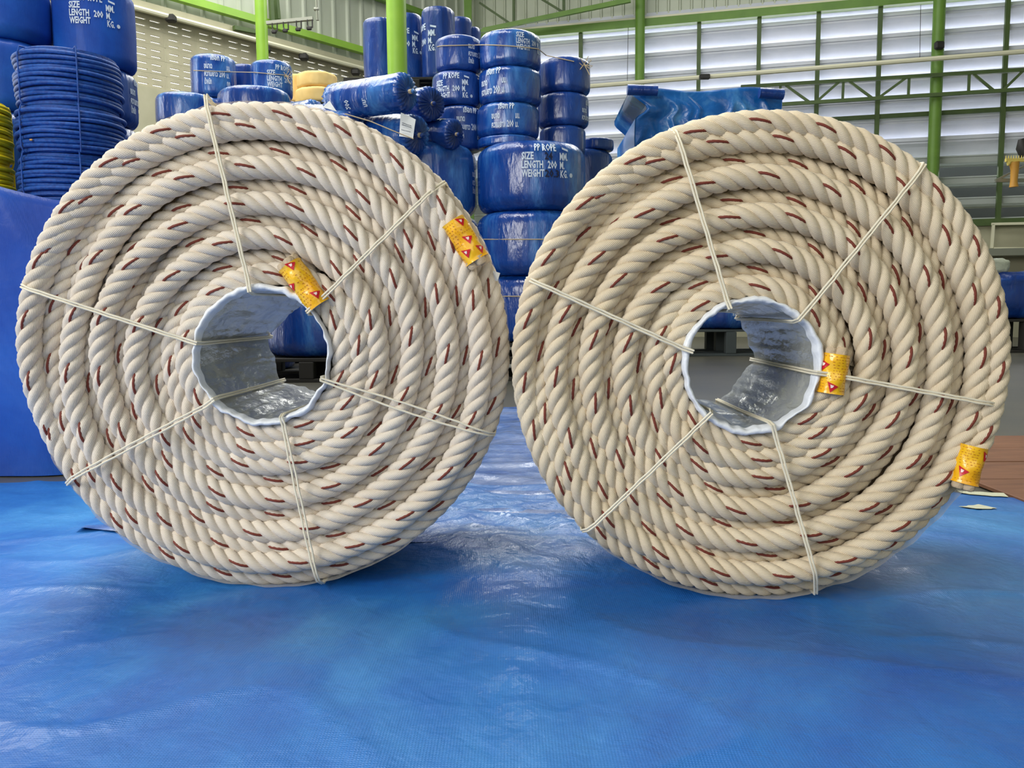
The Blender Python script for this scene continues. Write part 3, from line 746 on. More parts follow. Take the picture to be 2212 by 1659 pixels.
# --- left wall
wl = empty('wall_left', kind='structure')
zc_ = lsz(500, 78)[1]; zb_ = lsz(345, 192)[1]; zt_ = lsz(500, 62)[1]; zgl = lsz(500, 33)[1]
print('left wall', zc_, zb_, zt_, zgl)
SL = 9.5
mb = MB(); L_(mb, 0, SL, 0, zb_, -.1, 0); mb.build('rendered_base', M['concrete'], wl)
mb = MB(); L_(mb, 0, SL, zc_+.0, zt_+.02, -.1, .06); mb.build('ring_beam', M['concrete'], wl)
BW = .40; nrow = 5; BH = (zc_-zb_)/nrow
bv = MB()
bar_ = lambda a0_, a1_, z0_, z1_: bv.box(((a0_+a1_)/2, 0, (z0_+z1_)/2), (a1_-a0_, .035, z1_-z0_))
# one ventilation block: border, centre post, two slots a side
xs_ = [(.006, .05), (.175, .225), (.35, .394)]
for a_, b_ in xs_: bar_(a_, b_, .004, BH-.004)
for (x0_, x1_) in ((.05, .175), (.225, .35)):
    bar_(x0_, x1_, .004, .032); bar_(x0_, x1_, .045, BH/2+.022); bar_(x0_, x1_, BH/2+.035, BH-.004)
blk = bv.build('vent_block', M['block'], wl); vb_me = blk.data; first = True
ncol = int(SL/BW)
ang_l = math.atan2(LU.y, LU.x)
for r_i in range(nrow):
    for c_i in range(ncol):
        if first: o = blk; first = False
        else: o = link(blk.copy(), wl)
        q = lpt(c_i*BW, zb_+r_i*BH, -.05); o.location = q; o.rotation_euler = (0, 0, ang_l)
mb = MB()
for r_i in range(nrow+1): L_(mb, 0, SL, zb_+r_i*BH-.004, zb_+r_i*BH+.004, -.066, -.034)
for c_i in range(ncol+1): L_(mb, c_i*BW-.006, c_i*BW+.006, zb_, zc_, -.066, -.034)
mb.build('mortar', M['concrete'], wl)
s = 0
while s < SL-.1:
    corrugated(lpt, s, min(s+1.0, SL), zt_+.0, 6.9, -.03, .25, M['sheet_left'], wl); s += 1.0
mb = MB(); L_(mb, 0, SL, zgl-.045, zgl+.045, .03, .12); mb.build('green_girt', M['green_bright'], wl)
zg2 = lsz(700, 5)[1]
mb = MB(); L_(mb, 0, SL, zg2+.25, zg2+.33, .03, .12); mb.build('green_girt', M['green'], wl)
mb = MB(); mb.tube([lpt(0, zc_-.0, .1), lpt(SL, zc_, .1)], .03, 8); mb.build('conduit_pipe', M['cream_pipe'], wl, True)
mb = MB()
for px, py in ((369, 40), (656, 123), (768, 156), (574, 106)): mb.box(LR(px, py, .1), (.12, .1, .09), bev=.02)
mb.build('conduit_clips', M['dark'], wl)
mb = MB(); mb.bar(LR(505, 60, .1), LR(558, 70, .1), .06, .05); mb.bar(LR(596, 0, .1), LR(600, 42, .1), .09, .04); mb.bar(LR(585, -2, .16), LR(588, 48, .16), .05, .05); mb.build('post', M['green_dark'], wl)
def free_column(px, py, Y, dia, material, flat=False):
    q = P(px, py, Y); mb = MB()
    mb.tube([(q.x, q.y, 0), (q.x, q.y, .02), (q.x, q.y, 6.9)], dia/2, 20)
    o = mb.build('column', material, None, True); o['kind'] = 'structure'
    return q
free_column(565, 60, 9.9, .135, M['green_bright'])
free_column(857, 80, 7.3, .17, M['green_bright'])
# hook rack beside the column
rk = empty('hook_rack', label='steel rail with dangling hooks fixed to the bright green pillar', cat='rack')
Yr = 9.8
mb = MB(); mb.bar(P(576, 50, Yr), P(676, 40, Yr), .05, .035); mb.build('rail', M['steel'], rk)
for px in (588, 612, 640, 664):
    p = P(px, 51-(px-576)*.1, Yr-.02); mb = MB()
    mb.tube([p, p+Vector((0, 0, -.06)), p+Vector((.02, -.01, -.09)), p+Vector((.05, -.01, -.085))], .008, 6)
    mb.tube([p+Vector((.055, 0, 0)), p+Vector((.055, 0, -.09))], .008, 6); mb.box(p+Vector((.02, -.01, -.1)), (.06, .03, .04), bev=.01)
    mb.build('hook', M['dark'], rk)
mb = MB(); p = P(683, 20, Yr); mb.tube([P(683, -20, Yr), P(686, 44, Yr)], .018, 8); mb.box(p, (.06, .05, .035), bev=.01); mb.build('end_post', M['steel'], rk)
# ceiling, outside
MB().box((0, 6.5, 7.0), (26, 24, .1)).build('ceiling', M['roof'])['kind'] = 'structure'  # unseen roof, added to keep open sky light out of the hall
MB().box((9.9, 3.2, 3.5), (.1, 17.4, 7)).build('wall_right_added', M['sheet'])['kind'] = 'structure'  # unseen wall, added to cut sky light coming from the right
MB().box((.6, -5.4, 3.5), (18.6, .1, 7)).build('wall_front_added', M['sheet'])['kind'] = 'structure'  # unseen wall, added to shut off sky light behind the camera
MB().box((-8.9, .2, 3.5), (.1, 11.2, 7)).build('wall_side', M['sheet'])['kind'] = 'structure'
mb = MB(); W_(mb, s_corner-3, S_END+3, 0, wsz(2086, 322)[1], -1.3, -1.2); mb.build('outside_wall', M['outside'])['kind'] = 'structure'

# ------------------------------------------------------------------ wrapped rope bales
def bale_r(theta, v, R, H, seed, gather=1.0):
    """radius of a wrapped bale at height fraction v"""
    z = v*H; e = min(z, H-z); c = .24*min(R, H*.8)
    rr = R if e > c else R-c+math.sqrt(max(0, c*c-(c-e)**2))
    rr *= 1+.010*math.sin(2*theta+seed)+.008*math.sin(5*theta+seed*2+2*v)+.012*math.sin(PI*v)
    g = math.exp(-e/(.22*H))
    wn = mnoise.noise(Vector((theta*4, seed*3.1, v*1.5)))
    rr += R*gather*(.007*math.sin(26*theta+6*wn+seed)*g+.010*wn*.7+.006*mnoise.noise(Vector((theta*11, v*3, seed))))
    return rr
def circ(px0, px1, Yf, py):
    """upright cylinder whose silhouette spans px0..px1 (seen at height py) and whose front lies at depth Yf: centre point and radius"""
    d0, d1 = ray(px0, py), ray(px1, py)
    a0, a1 = math.atan2(d0.x, d0.y), math.atan2(d1.x, d1.y); b = (a0+a1)/2; k = math.sin((a1-a0)/2)/math.cos(b)
    Rb = k*Yf/(1-k); Yc = Yf+Rb
    return Vector((Yc*math.tan(b), Yc, 0)), Rb
def bale(px0, px1, pyt, pyb, Yf, label, group=None, material='bale', text=None, tpx=None, tpy=None, th=None, z0=None, seed=None, nth=72, nz=16, cat='rope bale', name='rope_bale', gather=1, marks=None, z1=None, pyref=None):
    """upright wrapped bale: px0..px1 its silhouette, pyt/pyb its top and bottom line, Yf its front depth"""
    global BSEED
    BSEED += 1; sd = BSEED if seed is None else seed
    # radius from silhouette, centre a radius behind Yf
    wpx = px1-px0; cxp = (px0+px1)/2; pyref = pyref if pyref is not None else ((pyt+pyb)/2 if pyb > 0 else 560); pc, Rb = circ(px0, px1, Yf, pyref); Yc = pc.y
    zt = P(cxp, pyt, Yf+.04).z if z1 is None else z1
    zb = P(cxp, pyb, Yf+.04).z if z0 is None else z0
    H = zt-zb
    root = empty(name, (pc.x, pc.y, zb), label=label, cat=cat, group=group)
    V = []; F = []
    caps = [.0, .5, .82]
    for i in range(nth):
        t = 2*PI*i/nth
        for f_ in caps:
            r_b = bale_r(t, 0, Rb, H, sd, gather)*f_; V.append((r_b*math.sin(t), -r_b*math.cos(t), .004*(1-f_)))
        for k in range(nz+1):
            v = .5-.5*math.cos(PI*k/nz); r_b = bale_r(t, v, Rb, H, sd, gather)
            V.append((r_b*math.sin(t), -r_b*math.cos(t), v*H))
        for f_ in caps[::-1]:
            r_b = bale_r(t, 1, Rb, H, sd, gather)*f_; V.append((r_b*math.sin(t), -r_b*math.cos(t), H-.004*(1-f_)+.002*math.sin(9*t)*f_))
    m_ = nz+1+6
    F = [(i*m_+k, ((i+1) % nth)*m_+k, ((i+1) % nth)*m_+k+1, i*m_+k+1) for i in range(nth) for k in range(m_-1)]
    mesh_obj('wrapping', V, F, M[material], root, True)
    beta = math.atan2(pc.x, pc.y)
    if text:
        letter(root, text, Rb, H, sd, gather, -beta, (tpx-cxp)/(wpx/2), (P(cxp, pyt, Yf).z-P(cxp, tpy, Yf).z)*1.0, th/FPX*Yf, marks)
    return dict(root=root, R=Rb, c=pc, zt=zt, zb=zb)
BSEED = 0
def letter(root, kind, Rb, H, sd, gather, phi0, xo, drop, row, marks=None):
    """stencil block wrapped onto the bale: row = height of one line in metres, drop = top of block below the bale's top"""
    items = block(kind) if isinstance(kind, str) else kind
    ph = phi0+math.asin(max(-.97, min(.97, xo)))
    sc = row/1.2
    for nm, its, mt in (('printed_word', items, M['print']), ('marker_writing', marks or [], M['marker'])):
        for (s_, x, y, wd_, ky) in its:
            mb = MB()
            if s_ in TEXT: vs, fs = TEXT[s_]
            elif s_ == '#bar': vs, fs = [Vector((0, 0, 0)), Vector((1.1, -.25, 0)), Vector((1.1, .05, 0)), Vector((0, .3, 0))], [(0, 1, 2, 3)]
            else:
                vs = [Vector((.32+.32*math.cos(2*PI*k/10), .3+.32*math.sin(2*PI*k/10), 0)) for k in range(10)]; fs = [tuple(range(10))]
            x0_ = min(v.x for v in vs); kx = wd_/(max(v.x for v in vs)-x0_)
            out = []
            for v in vs:
                X = (x+(v.x-x0_)*kx)*sc; Z = H-drop-(4.65-(y+v.y*ky))*sc
                vv = min(.995, max(.005, Z/H)); th_ = ph+X/Rb
                r_b = bale_r(th_, vv, Rb, H, sd, gather)+.004
                out.append((r_b*math.sin(th_), -r_b*math.cos(th_), Z))
            if max(o_[2] for o_ in out) > H or min(o_[2] for o_ in out) < 0: continue
            mb.add(out, fs); mb.build(nm, mt, root)

ENB = 'en'
MK = [('24', -.2, 2.4, 1.1, 1.4), ('20.3', -.2, 0, 2.1, 1.4)]
def twine_ring(cx_, cy_, R_, z, label, drop=.0, arc=None, bow=None):
    mb = MB(); a0_, a1_ = arc or (0, 2*PI); n = 40
    pts = [(cx_+R_*math.sin(a0_+(a1_-a0_)*i/n), cy_-R_*math.cos(a0_+(a1_-a0_)*i/n), z+.006*math.sin(i*.7)) for i in range(n+1)]
    mb.tube(pts, .004, 5)
    return mb.build('twine', M['twine'], None)

# --- central cluster: big bales
YF = 5.7
zA = P(1148, 300, YF).z
A1 = bale(1033, 1264, 300, 452, YF, 'big blue bale with white English print, topmost of the front centre column', text=ENB, tpx=1178, tpy=311, th=18.2, marks=MK, pyref=450)
A2 = bale(1031, 1262, 454, 594, YF, 'big plain blue bale directly under the one with large English print', z1=A1['zb'], pyref=450)
A3 = bale(1031, 1262, 594, 740, YF+.02, 'big plain blue bale seen lowest in the gap between the cream coils', z1=A2['zb'], pyref=450)
B1 = bale(806, 1029, 302, 460, YF+.1, 'big blue bale left of the one with large English print, behind left coil', text='th', tpx=1040, tpy=338, th=18, pyref=450)
B2 = bale(806, 1033, 462, 600, YF+.1, 'big blue bale with Thai print behind the yellow tape of left coil', text='th', tpx=1030, tpy=455, th=22, z1=B1['zb'], pyref=450)
B3 = bale(806, 1033, 600, 740, YF+.1, 'big blue bale of the second column, hidden behind the left coil', z1=B2['zb'], pyref=450)
# bottom bale seen through the hole of the left coil
E1 = bale(560, 800, 620, 772, YF, 'blue bale seen through the hole of the left coil', pyref=450)
hidden_n = 0
def hidden_stack(px0, px1, Yf, z_lo, z_hi, label, group, material='bale2', pyref=400):
    n = max(1, round((z_hi-z_lo)/.48)); hh = (z_hi-z_lo)/n
    for i in range(n):
        bale(px0, px1, 0, 0, Yf, label, group, material, z0=z_lo+i*hh, z1=z_lo+(i+1)*hh, nth=36, nz=8, pyref=pyref)
ztopE = P(680, 304, YF).z
hidden_stack(560, 800, YF, E1['zt'], ztopE, 'blue bale in the stack hidden behind the left coil, above its hole', 'bales hidden behind the left coil')
# right behind
R1 = bale(1246, 1325, 298, 322, YF+1.1, 'small flat dark blue bale behind the right end of the front centre column', material='bale2')
R2 = bale(1190, 1321, 322, 460, YF+1.05, 'dark blue bale just left of the right coil, under a small flat bale', material='bale2', z1=R1['zb'])
hidden_stack(1190, 1321, YF+1.05, 0, R2['zb'], 'blue bale hidden low behind the right coil', 'bales hidden low behind the right coil')
# small bale columns on top
zt0 = A1['zt']
def col(px0, px1, ys, Yf, labels, texts, base, mt='bale'):
    zt = None; out = []
    for i in range(len(ys)-1):
        kw = dict(texts[i]) if texts[i] else {}
        if i == len(ys)-2: kw['z0'] = base
        if zt is not None: kw['z1'] = zt
        kw['pyref'] = 200; b = bale(px0[i] if isinstance(px0, list) else px0, px1[i] if isinstance(px1, list) else px1, ys[i], ys[i+1], Yf, labels[i], material=mt, **kw); zt = b['zb']; out.append(b)
    return out
C1 = col([1037, 1036, 1031, 1031], [1168, 1168, 1163, 1160], [62, 141, 219, 292, 302], YF+.2,
         ['topmost small blue bale of the right-hand front column, English print at its right', 'second small blue bale of that column, Thai print from its left edge',
          'third small blue bale of that column, Thai print across its front', 'lowest small blue bale, barely showing above the big English-print bale'],
         [dict(text=ENB, tpx=1146, tpy=58, th=12.5), dict(text='th', tpx=1064, tpy=144, th=19), dict(text='th', tpx=1090, tpy=222, th=18), dict(text='th', tpx=1128, tpy=290, th=14)], zt0)
for b_, n_ in zip(C1, ('topmost small blue bale of the frontmost small column, English print at right', 'second bale down of the frontmost small column, Thai print at left edge',
                        'third bale down of the frontmost small column, Thai print across front', 'lowest bale of the frontmost small column, barely showing above the big English-print bale')): b_['root']['label'] = n_
C2 = col([942, 934, 946], [1040, 1040, 1040], [75, 151, 227, 302], YF+.34,
         ['top bale of the narrow column nearest the lying bales, twine round it', 'middle bale of the narrow column, small English print with PP ROPE', 'bottom bale of the narrow column, Thai print low at its right'],
         [dict(text='th', tpx=1030, tpy=76, th=15), dict(text=ENB, tpx=976, tpy=160, th=13), dict(text='th', tpx=1012, tpy=231, th=17)], zt0, 'bale2')
C3 = col([1165, 1163, 1166], [1274, 1271, 1264], [121, 197, 270, 312], YF+.55,
         ['top dark bale of the right small column, twine bow on its side', 'middle dark bale of the right small column, faint Thai print', 'bottom dark bale of the right small column, above the plain flat one'],
         [None, dict(text='th', tpx=1268, tpy=212, th=15), None], zt0, 'bale2')
# tall bales behind the green pillar
YT = 7.9
zTb = P(900, 172, YT).z
for (x0_, x1_, yt_, y_, lb, tx) in (
        (785, 858, 37, YT, 'tall slim blue bale partly hidden by the left edge of the bright green pillar', None),
        (845, 914, 27, YT+.12, 'tall slim blue bale right against the green pillar, KG print showing', dict(text=ENB, tpx=868, tpy=63, th=13)),
        (911, 983, 13, YT-.05, 'tallest slim blue bale right of the green pillar', dict(text=ENB, tpx=890, tpy=50, th=15)),
        (968, 1020, 36, YT+.4, 'slim blue bale top peeking out right of the tallest slim bale', None),
        (990, 1039, 57, YT+.5, 'lowest slim blue bale top, against the green rail, left of the small columns', None)):
    kw = tx or {}
    bale(x0_, x1_, yt_, 165, y_, lb, 'tall slim bales behind the green pillar', 'bale2', z0=zTb, **kw)
# pallet under the tall bales and stack below
def pallet(cx_, cy_, z, w, dp, h, label, material, group=None):
    root = empty('pallet', (cx_, cy_, z), label=label, cat='pallet', group=group)
    nb = 6; bw = w/nb
    for lv, zz_ in ((0, h-.012), (1, .012)):
        for i in range(7 if lv == 0 else 3):
            n_ = 7 if lv == 0 else 3; y = -dp/2+(i+.5)*dp/n_ if lv == 0 else (-dp/2+.05, 0, dp/2-.05)[i]
            wd_ = dp/n_*.72 if lv == 0 else .1
            MB().box((0, y, zz_), (w, wd_, .024), bev=.003).build('deck_board', material, root)
    for xx in (-w/2+.05, 0, w/2-.05):
        for yy in (-dp/2+.05, 0, dp/2-.05):
            MB().box((xx, yy, h/2), (.1, .1, h-.05), bev=.004).build('block', material, root)
    return root
pc_ = P(905, 170, YT+.3)
pallet(pc_.x, pc_.y+.05, zTb-.16, 1.3, .95, .155, 'shaded pallet under the tall slim bales, glimpsed as a black gap', M['wood'])
hidden_stack(800, 1010, YT-.05, .0, zTb-.165, 'blue bale of the hidden stack carrying the tall slim bales', 'bales hidden under the tall slim bales')
pallet(A1['c'].x-.38, A1['c'].y+.05, 0, 1.55, .95, .14, 'dark pallet under the two big front centre columns', M['wood'])
pallet(A1['c'].x-.38, A1['c'].y+.05, .142, 1.55, .95, A3['zb']-.145, 'dark pallet stacked on the one under the front centre columns', M['wood'])
pallet(E1['c'].x, E1['c'].y, 0, .95, .85, E1['zb']-.004, 'black pallet seen in shadow through the hole of the left coil', M['wood'])

# lying bales with gathered ends
def lying(a, b, R_, label, flat=.0, material='bale', text=None, seed=1, knot=True):
    """horizontal bale from a to b (gathered end at b)"""
    a, b = Vector(a), Vector(b); ax = (b-a); L = ax.length; ax.normalize()
    root = empty('lying_bale', ((a+b)/2-Vector((0, 0, R_))), label=label, cat='rope bale')
    o0 = root.location.copy()
    sdv = ax.cross(Vector((0, 0, 1))).normalized(); upv = sdv.cross(ax)
    V = []; nth = 64
    prof = [(-.5, 0), (-.5, .5), (-.495, .85), (-.47, .96), (-.42, 1)]+[(-.42+.84*i/8, 1) for i in range(1, 9)]+[(.455, .96), (.475, .86), (.485, .7), (.487, .5), (.49, .3), (.50, .12), (.53, .08), (.55, .13), (.56, .0)]
    for i in range(nth):
        t = 2*PI*i/nth
        for (u, rf) in prof:
            rr = R_*rf*(1+.03*math.sin(2*t+seed)+.025*mnoise.noise(Vector((t*3, u*6, seed))))
            g = max(0, (u-.30)/.2) if u > .3 else max(0, (-u-.42)/.08)
            rr *= 1+.06*g*math.sin(22*t+3*math.sin(3*t))*(rf > .05)
            p = a.lerp(b, .5)+ax*(u*L+ (.012*math.sin(22*t)*g if rf > .2 else 0))+sdv*(rr*math.sin(t))+upv*(rr*math.cos(t))
            V.append(p-o0)
    m_ = len(prof)
    F = [(i*m_+k, ((i+1) % nth)*m_+k, ((i+1) % nth)*m_+k+1, i*m_+k+1) for i in range(nth) for k in range(m_-1)]
    mesh_obj('wrapping', V, F, M[material], root, True)
    if knot:
        MB().tube([b-o0+ax*(-.01)*L, b-o0+ax*(.035*L)], R_*.13, 8).build('twine_knot', M['twine'], root, True)
    if text:
        for (s_, x, y, k_) in text:
            mb = MB()
            vs, fs = TEXT[s_]; out = []
            for v in vs:   # letters run round the bale
                t = -(.2+x+v.x*k_/R_*.8); u = y+v.y*k_/L
                p = a.lerp(b, .5)+ax*(u*L)+sdv*(R_*1.03*math.sin(t+PI*.9))+upv*(R_*1.03*math.cos(t+PI*.9))
                out.append(p-o0)
            mb.add(out, fs); mb.build('printed_word', M['print'], root)
    return root
YL = 5.35
lying(P(718, 222, YL+.35), P(884, 198, YL+.02), .118, 'large lying blue bale with puckered end facing right, below the green pillar',
      text=[('200', .3, -.18, .05), ('ม.', -.5, .0, .05), ('ม.', -.5, .13, .05), ('ม.', -.5, .26, .05), ('กก.', .3, .05, .05)], seed=2)
lying(P(860, 232, YL+.75), P(934, 224, YL+.40), .115, 'small lying bale end tucked behind the large lying bale, left of narrow column', material='bale2', seed=5)
lying(P(640, 262, YL+.45), P(776, 268, YL+.25), .112, 'lying blue bale showing just above the left coil rim, under the large lying bale', seed=8)
lying(P(770, 280, YL+.55), P(905, 292, YL+.22), .13, 'lying blue bale behind the white paper note', seed=11)
lying(P(890, 285, YL+.75), P(985, 290, YL+.48), .1, 'crumpled lying bale between the paper note and the narrow column', material='bale2', seed=14)
lying(P(590, 280, YL+.85), P(690, 268, YL+.7), .175, 'thin lying bale whose shiny top shows left of the large lying bale', seed=17, knot=False)
# paper note
pn = empty('paper_note', P(881, 300, YL+.0), label='white handwritten paper note hanging on the lying bales', cat='paper')
o0 = pn.location
c4 = [P(866, 243, YL+.03), P(898, 258, YL+.03), P(892, 299, YL+.0), P(862, 294, YL+.0)]
n = 8; V = []
for j in range(n+1):
    for i in range(n+1):
        u, v = i/n, j/n; p = c4[0].lerp(c4[1], u).lerp(c4[3].lerp(c4[2], u), v); p = p+Vector((0, -.006*math.sin(PI*u)-.004*math.sin(5*v), 0)); V.append(p-o0)
V2 = [v+Vector((0, .0012, 0)) for v in V]; F = [(j*(n+1)+i, j*(n+1)+i+1, (j+1)*(n+1)+i+1, (j+1)*(n+1)+i) for j in range(n) for i in range(n)]
mesh_obj('sheet', V+V2, F+[tuple(k+len(V) for k in f_[::-1]) for f_ in F], M['paper'], pn, True)
mb = MB()
for q, vv in enumerate((.42, .5, .72)):
    pts = []
    for i in range(16):
        u = .15+.65*i/15; p = c4[0].lerp(c4[1], u).lerp(c4[3].lerp(c4[2], u), vv+.02*math.sin(i*2.3+q)); pts.append(p-o0+Vector((0, -.013, 0)))
    mb.tube(pts, .0016, 4)
mb.build('handwriting', M['ink'], pn)
# twines
def twine(pts, label, r=.0035, cat='twine', bow=None):
    mb = MB(); mb.tube(pts, r, 5)
    if bow is not None:
        b = Vector(bow)
        for (dx, dz) in ((.05, .05), (-.05, .04), (.06, -.03)):
            mb.tube([b, b+Vector((dx*.6, -.01, dz*1.1)), b+Vector((dx, -.01, dz*.5)), b+Vector((dx*.3, -.005, -.01)), b], r*.9, 5)
        mb.tube([b, b+Vector((.04, -.01, -.08))], r, 5); mb.tube([b, b+Vector((-.05, -.01, -.06))], r, 5)
    return tag(mb.build('twine', M['twine']), label, cat)
def onbale(B, px, py, ex=.004):
    """point on the front of bale B seen at pixel px,py"""
    d = ray(px, py); c = B['c']; R_ = B['R']*1.012+ex
    A_ = d.x*d.x+d.y*d.y; Bq = -2*(d.x*c.x+d.y*c.y); Cq = c.x**2+c.y**2-R_*R_; D_ = Bq*Bq-4*A_*Cq
    t = (-Bq-math.sqrt(D_))/(2*A_) if D_ > 0 else (-Bq)/(2*A_)
    return Vector((d.x*t, d.y*t, CAM_H+d.z*t))
twine([onbale(C2[0], 944, 101)]+[onbale(C2[0], x, 99-.02*(x-944)) for x in range(956, 1036, 10)]+[onbale(C1[0], x, 97+.0006*(x-1040)**2) for x in range(1042, 1166, 11)]+[onbale(C3[0], x, 118+(x-1172)*.22) for x in range(1180, 1250, 12)],
      'tan twine round the tops of the small bale columns, tied in a bow', bow=onbale(C3[0], 1262, 139, .01))
twine([onbale(A2, x, 517) for x in range(1040, 1250, 12)], 'tan twine crossing the plain big bale in the gap between coils')
twine([onbale(A3, x, 640) for x in range(1040, 1250, 12)], 'tan twine crossing the lowest big bale in the gap between coils')
twine([P(745, 246, YL-.02), P(800, 262, YL-.02), P(850, 283, YL-.03), P(893, 300, YL-.02)], 'tan twine slanting down over the lying bales towards the paper note')

# --- stack above the top of the left coil (farther back)
YK = 7.0
YK1 = 7.6
K1 = bale(414, 512, 115, 160, YK1, 'small blue bale farthest left above the left coil, faint Thai print', text='th', tpx=470, tpy=118, th=16, material='bale', z0=P(463, 206, YK1).z, pyref=200)
K2 = bale(500, 560, 138, 205, YK1+.4, 'small dark bale squeezed between the two bales with Thai and English print above left coil', material='bale2', z0=P(463, 206, YK1).z, pyref=200)
K3 = bale(543, 632, 128, 213, YK1, 'small blue bale with loose twine bow, right above the left coil', text=ENB, tpx=612, tpy=140, th=12, z0=P(463, 206, YK1).z, pyref=200)
K4 = bale(470, 628, 183, 260, YK-.25, 'wide blue bale with shiny top edge just above the left coil rim', z0=P(550, 250, YK-.25).z, pyref=200)
K5 = bale(333, 470, 197, 262, YK-.1, 'glossy blue bale at the upper left shoulder of the left coil', z0=P(400, 262, YK-.1).z, pyref=200)
twine([onbale(K1, x, 152+(x-414)*.04) for x in range(418, 508, 10)]+[onbale(K3, x, 156+(x-545)*.09) for x in range(549, 628, 9)], 'tan twine round the two small bales above the left coil, with bow', bow=onbale(K3, 618, 163, .01))
zk = K1['zb']
hidden_stack(410, 540, YK1, .0, zk, 'blue bale hidden behind the left coil under the twine-tied bales', 'bales hidden under the twine-tied bales')
hidden_stack(333, 466, YK-.1, .0, K5['zb'], 'dark blue bale hidden behind the glossy one at left coil shoulder', 'bales hidden at the left coil shoulder')
hidden_stack(542, 672, YK1, .0, zk-.02, 'blue bale hidden behind the left coil beside its top', 'bales hidden beside the left coil top')
hidden_stack(472, 628, YK-.25, .0, K4['zb'], 'blue bale hidden under the wide shiny-topped bale', 'bales hidden under the wide bale')
# cream-yellow sacks
Y0_ = 8.6
def sack(px0, px1, pyt, pyb, Yf, label, z0=None):
    b = bale(px0, px1, pyt, pyb, Yf, label, None, 'cream_bale', z0=z0, gather=3, cat='rope bale', name='cream_bale', nz=22); return b
S1 = sack(641, 728, 153, 186, Y0_, 'upper pale yellow bale with rounded top behind the left coil')
S2 = sack(638, 740, 187, 222, Y0_-.02, 'lower pale yellow bale behind the left coil', )
S3 = sack(616, 660, 160, 222, Y0_+.35, 'pale yellow bale behind left of the two stacked yellow ones')
hidden_stack(638, 740, Y0_-.02, .0, S2['zb'], 'blue bale hidden under the pale yellow bales', 'bales hidden under the pale yellow ones')

# --- far left: unwrapped blue and yellow rope coils, big bales behind
def ribbed_coil(px0, px1, pyt, pyb, Yf, rope_d, label, material, group=None, z0=None, z1=None, seed=0, pyref=240):
    pc, Rb = circ(px0, px1, Yf, pyref); Yc = pc.y
    zt = P((px0+px1)/2, pyt, Yf).z if z1 is None else z1; zb = P((px0+px1)/2, pyb, Yf).z if z0 is None else z0
    n = max(2, round((zt-zb)/rope_d)); rd = (zt-zb)/n
    root = empty(material.split('_')[0]+'_rope_coil', (pc.x, pc.y, zb), label=label, cat='rope coil', group=group)
    V = []; F = []; nth = 56; m_ = 8
    rr_ = random.Random(seed)
    for k in range(n):
        Rk = Rb-rd*.5-(.012*rr_.random())-(.03 if k in (0, n-1) else 0); tx, ty = rr_.uniform(-.004, .004), rr_.uniform(-.003, .003)
        ring0 = len(V)
        p1_, p2_ = rr_.uniform(0, 6), rr_.uniform(0, 6)
        for i in range(nth):
            t = 2*PI*i/nth
            for q in range(m_):
                a = 2*PI*q/m_; r1 = Rk+rd*.52*math.cos(a)+.003*math.sin(3*t+p1_)
                V.append((r1*math.sin(t)+tx, -r1*math.cos(t)+ty, (k+.5)*rd+rd*.52*math.sin(a)+.004*math.sin(2*t+p2_)))
        F += [(ring0+i*m_+q, ring0+((i+1) % nth)*m_+q, ring0+((i+1) % nth)*m_+(q+1) % m_, ring0+i*m_+(q+1) % m_) for i in range(nth) for q in range(m_)]
    o = mesh_obj('rope_turns', V, F, M[material], root, True); o['kind'] = 'stuff'
    # inner body and upright binding cords
    MB().tube([(0, 0, rd*.2), (0, 0, (zt-zb)-rd*.3)], Rb-rd*1.3, 40).build('inner_windings', M[material], root, True)
    for a in (-.55, .62, 2.4, 3.9):
        x, y = (Rb+.001)*math.sin(a), -(Rb+.001)*math.cos(a)
        MB().tube([(x*.7, y*.7, zt-zb+.003), (x*.96, y*.96, zt-zb+.002), (x, y, zt-zb-.03), (x, y, .03), (x*.96, y*.96, -.0)], .004, 6).build('binding_cord', M[material], root, True)
    return dict(root=root, zt=zt, zb=zb, c=pc, R=Rb)
YB = 4.0
T1 = ribbed_coil(30, 270, 93, 222, YB, .0205, 'unwrapped blue rope coil, topmost of the stack at far left', 'blue_rope', seed=1)
T2 = ribbed_coil(26, 272, 222, 324, YB-.02, .0205, 'unwrapped blue rope coil, second from top, brown tag on its side', 'blue_rope', seed=2, z1=T1['zb'])
T3 = ribbed_coil(24, 268, 324, 420, YB-.01, .0205, 'unwrapped blue rope coil, third from top, just above the tarpaulin-covered stack', 'blue_rope', seed=3, z1=T2['zb'])
for i in range(3):
    ribbed_coil(26, 270, 0, 0, YB, .0205, 'unwrapped blue rope coil hidden behind the tarpaulin-covered stack', 'blue_rope', 'blue rope coils hidden behind the covered stack', z0=T3['zb']*i/3, z1=T3['zb']*(i+1)/3, seed=9+i)
mb = MB(); mb.box(onbale(T2, 67, 302, .004), (.014, .006, .008), bev=.002); tag(mb.build('brown_tag', M['tool_orange'], None), 'tiny brown tag on the second blue rope coil at far left', 'tag')
U1 = ribbed_coil(-190, 27, 196, 338, YB-.05, .0205, 'bright yellow rope coil, upper of two at the left picture edge', 'yellow_rope', seed=4)
U2 = ribbed_coil(-190, 26, 340, 440, YB-.05, .0205, 'bright yellow rope coil, lower of two at the left picture edge', 'yellow_rope', seed=5, z1=U1['zb'])
for i in range(2):
    ribbed_coil(-190, 26, 0, 0, YB-.05, .0205, 'yellow rope coil hidden behind the tarpaulin-covered stack', 'yellow_rope', 'yellow rope coils hidden behind the covered stack', z0=U2['zb']*i/2, z1=U2['zb']*(i+1)/2, seed=19+i)
YQ = 4.75
Q1 = bale(120, 296, -40, 138, YQ, 'big blue bale at top left with LENGTH and WEIGHT print', text=ENB, tpx=204, tpy=-9, th=15.6, material='tarp_dark', pyref=140)
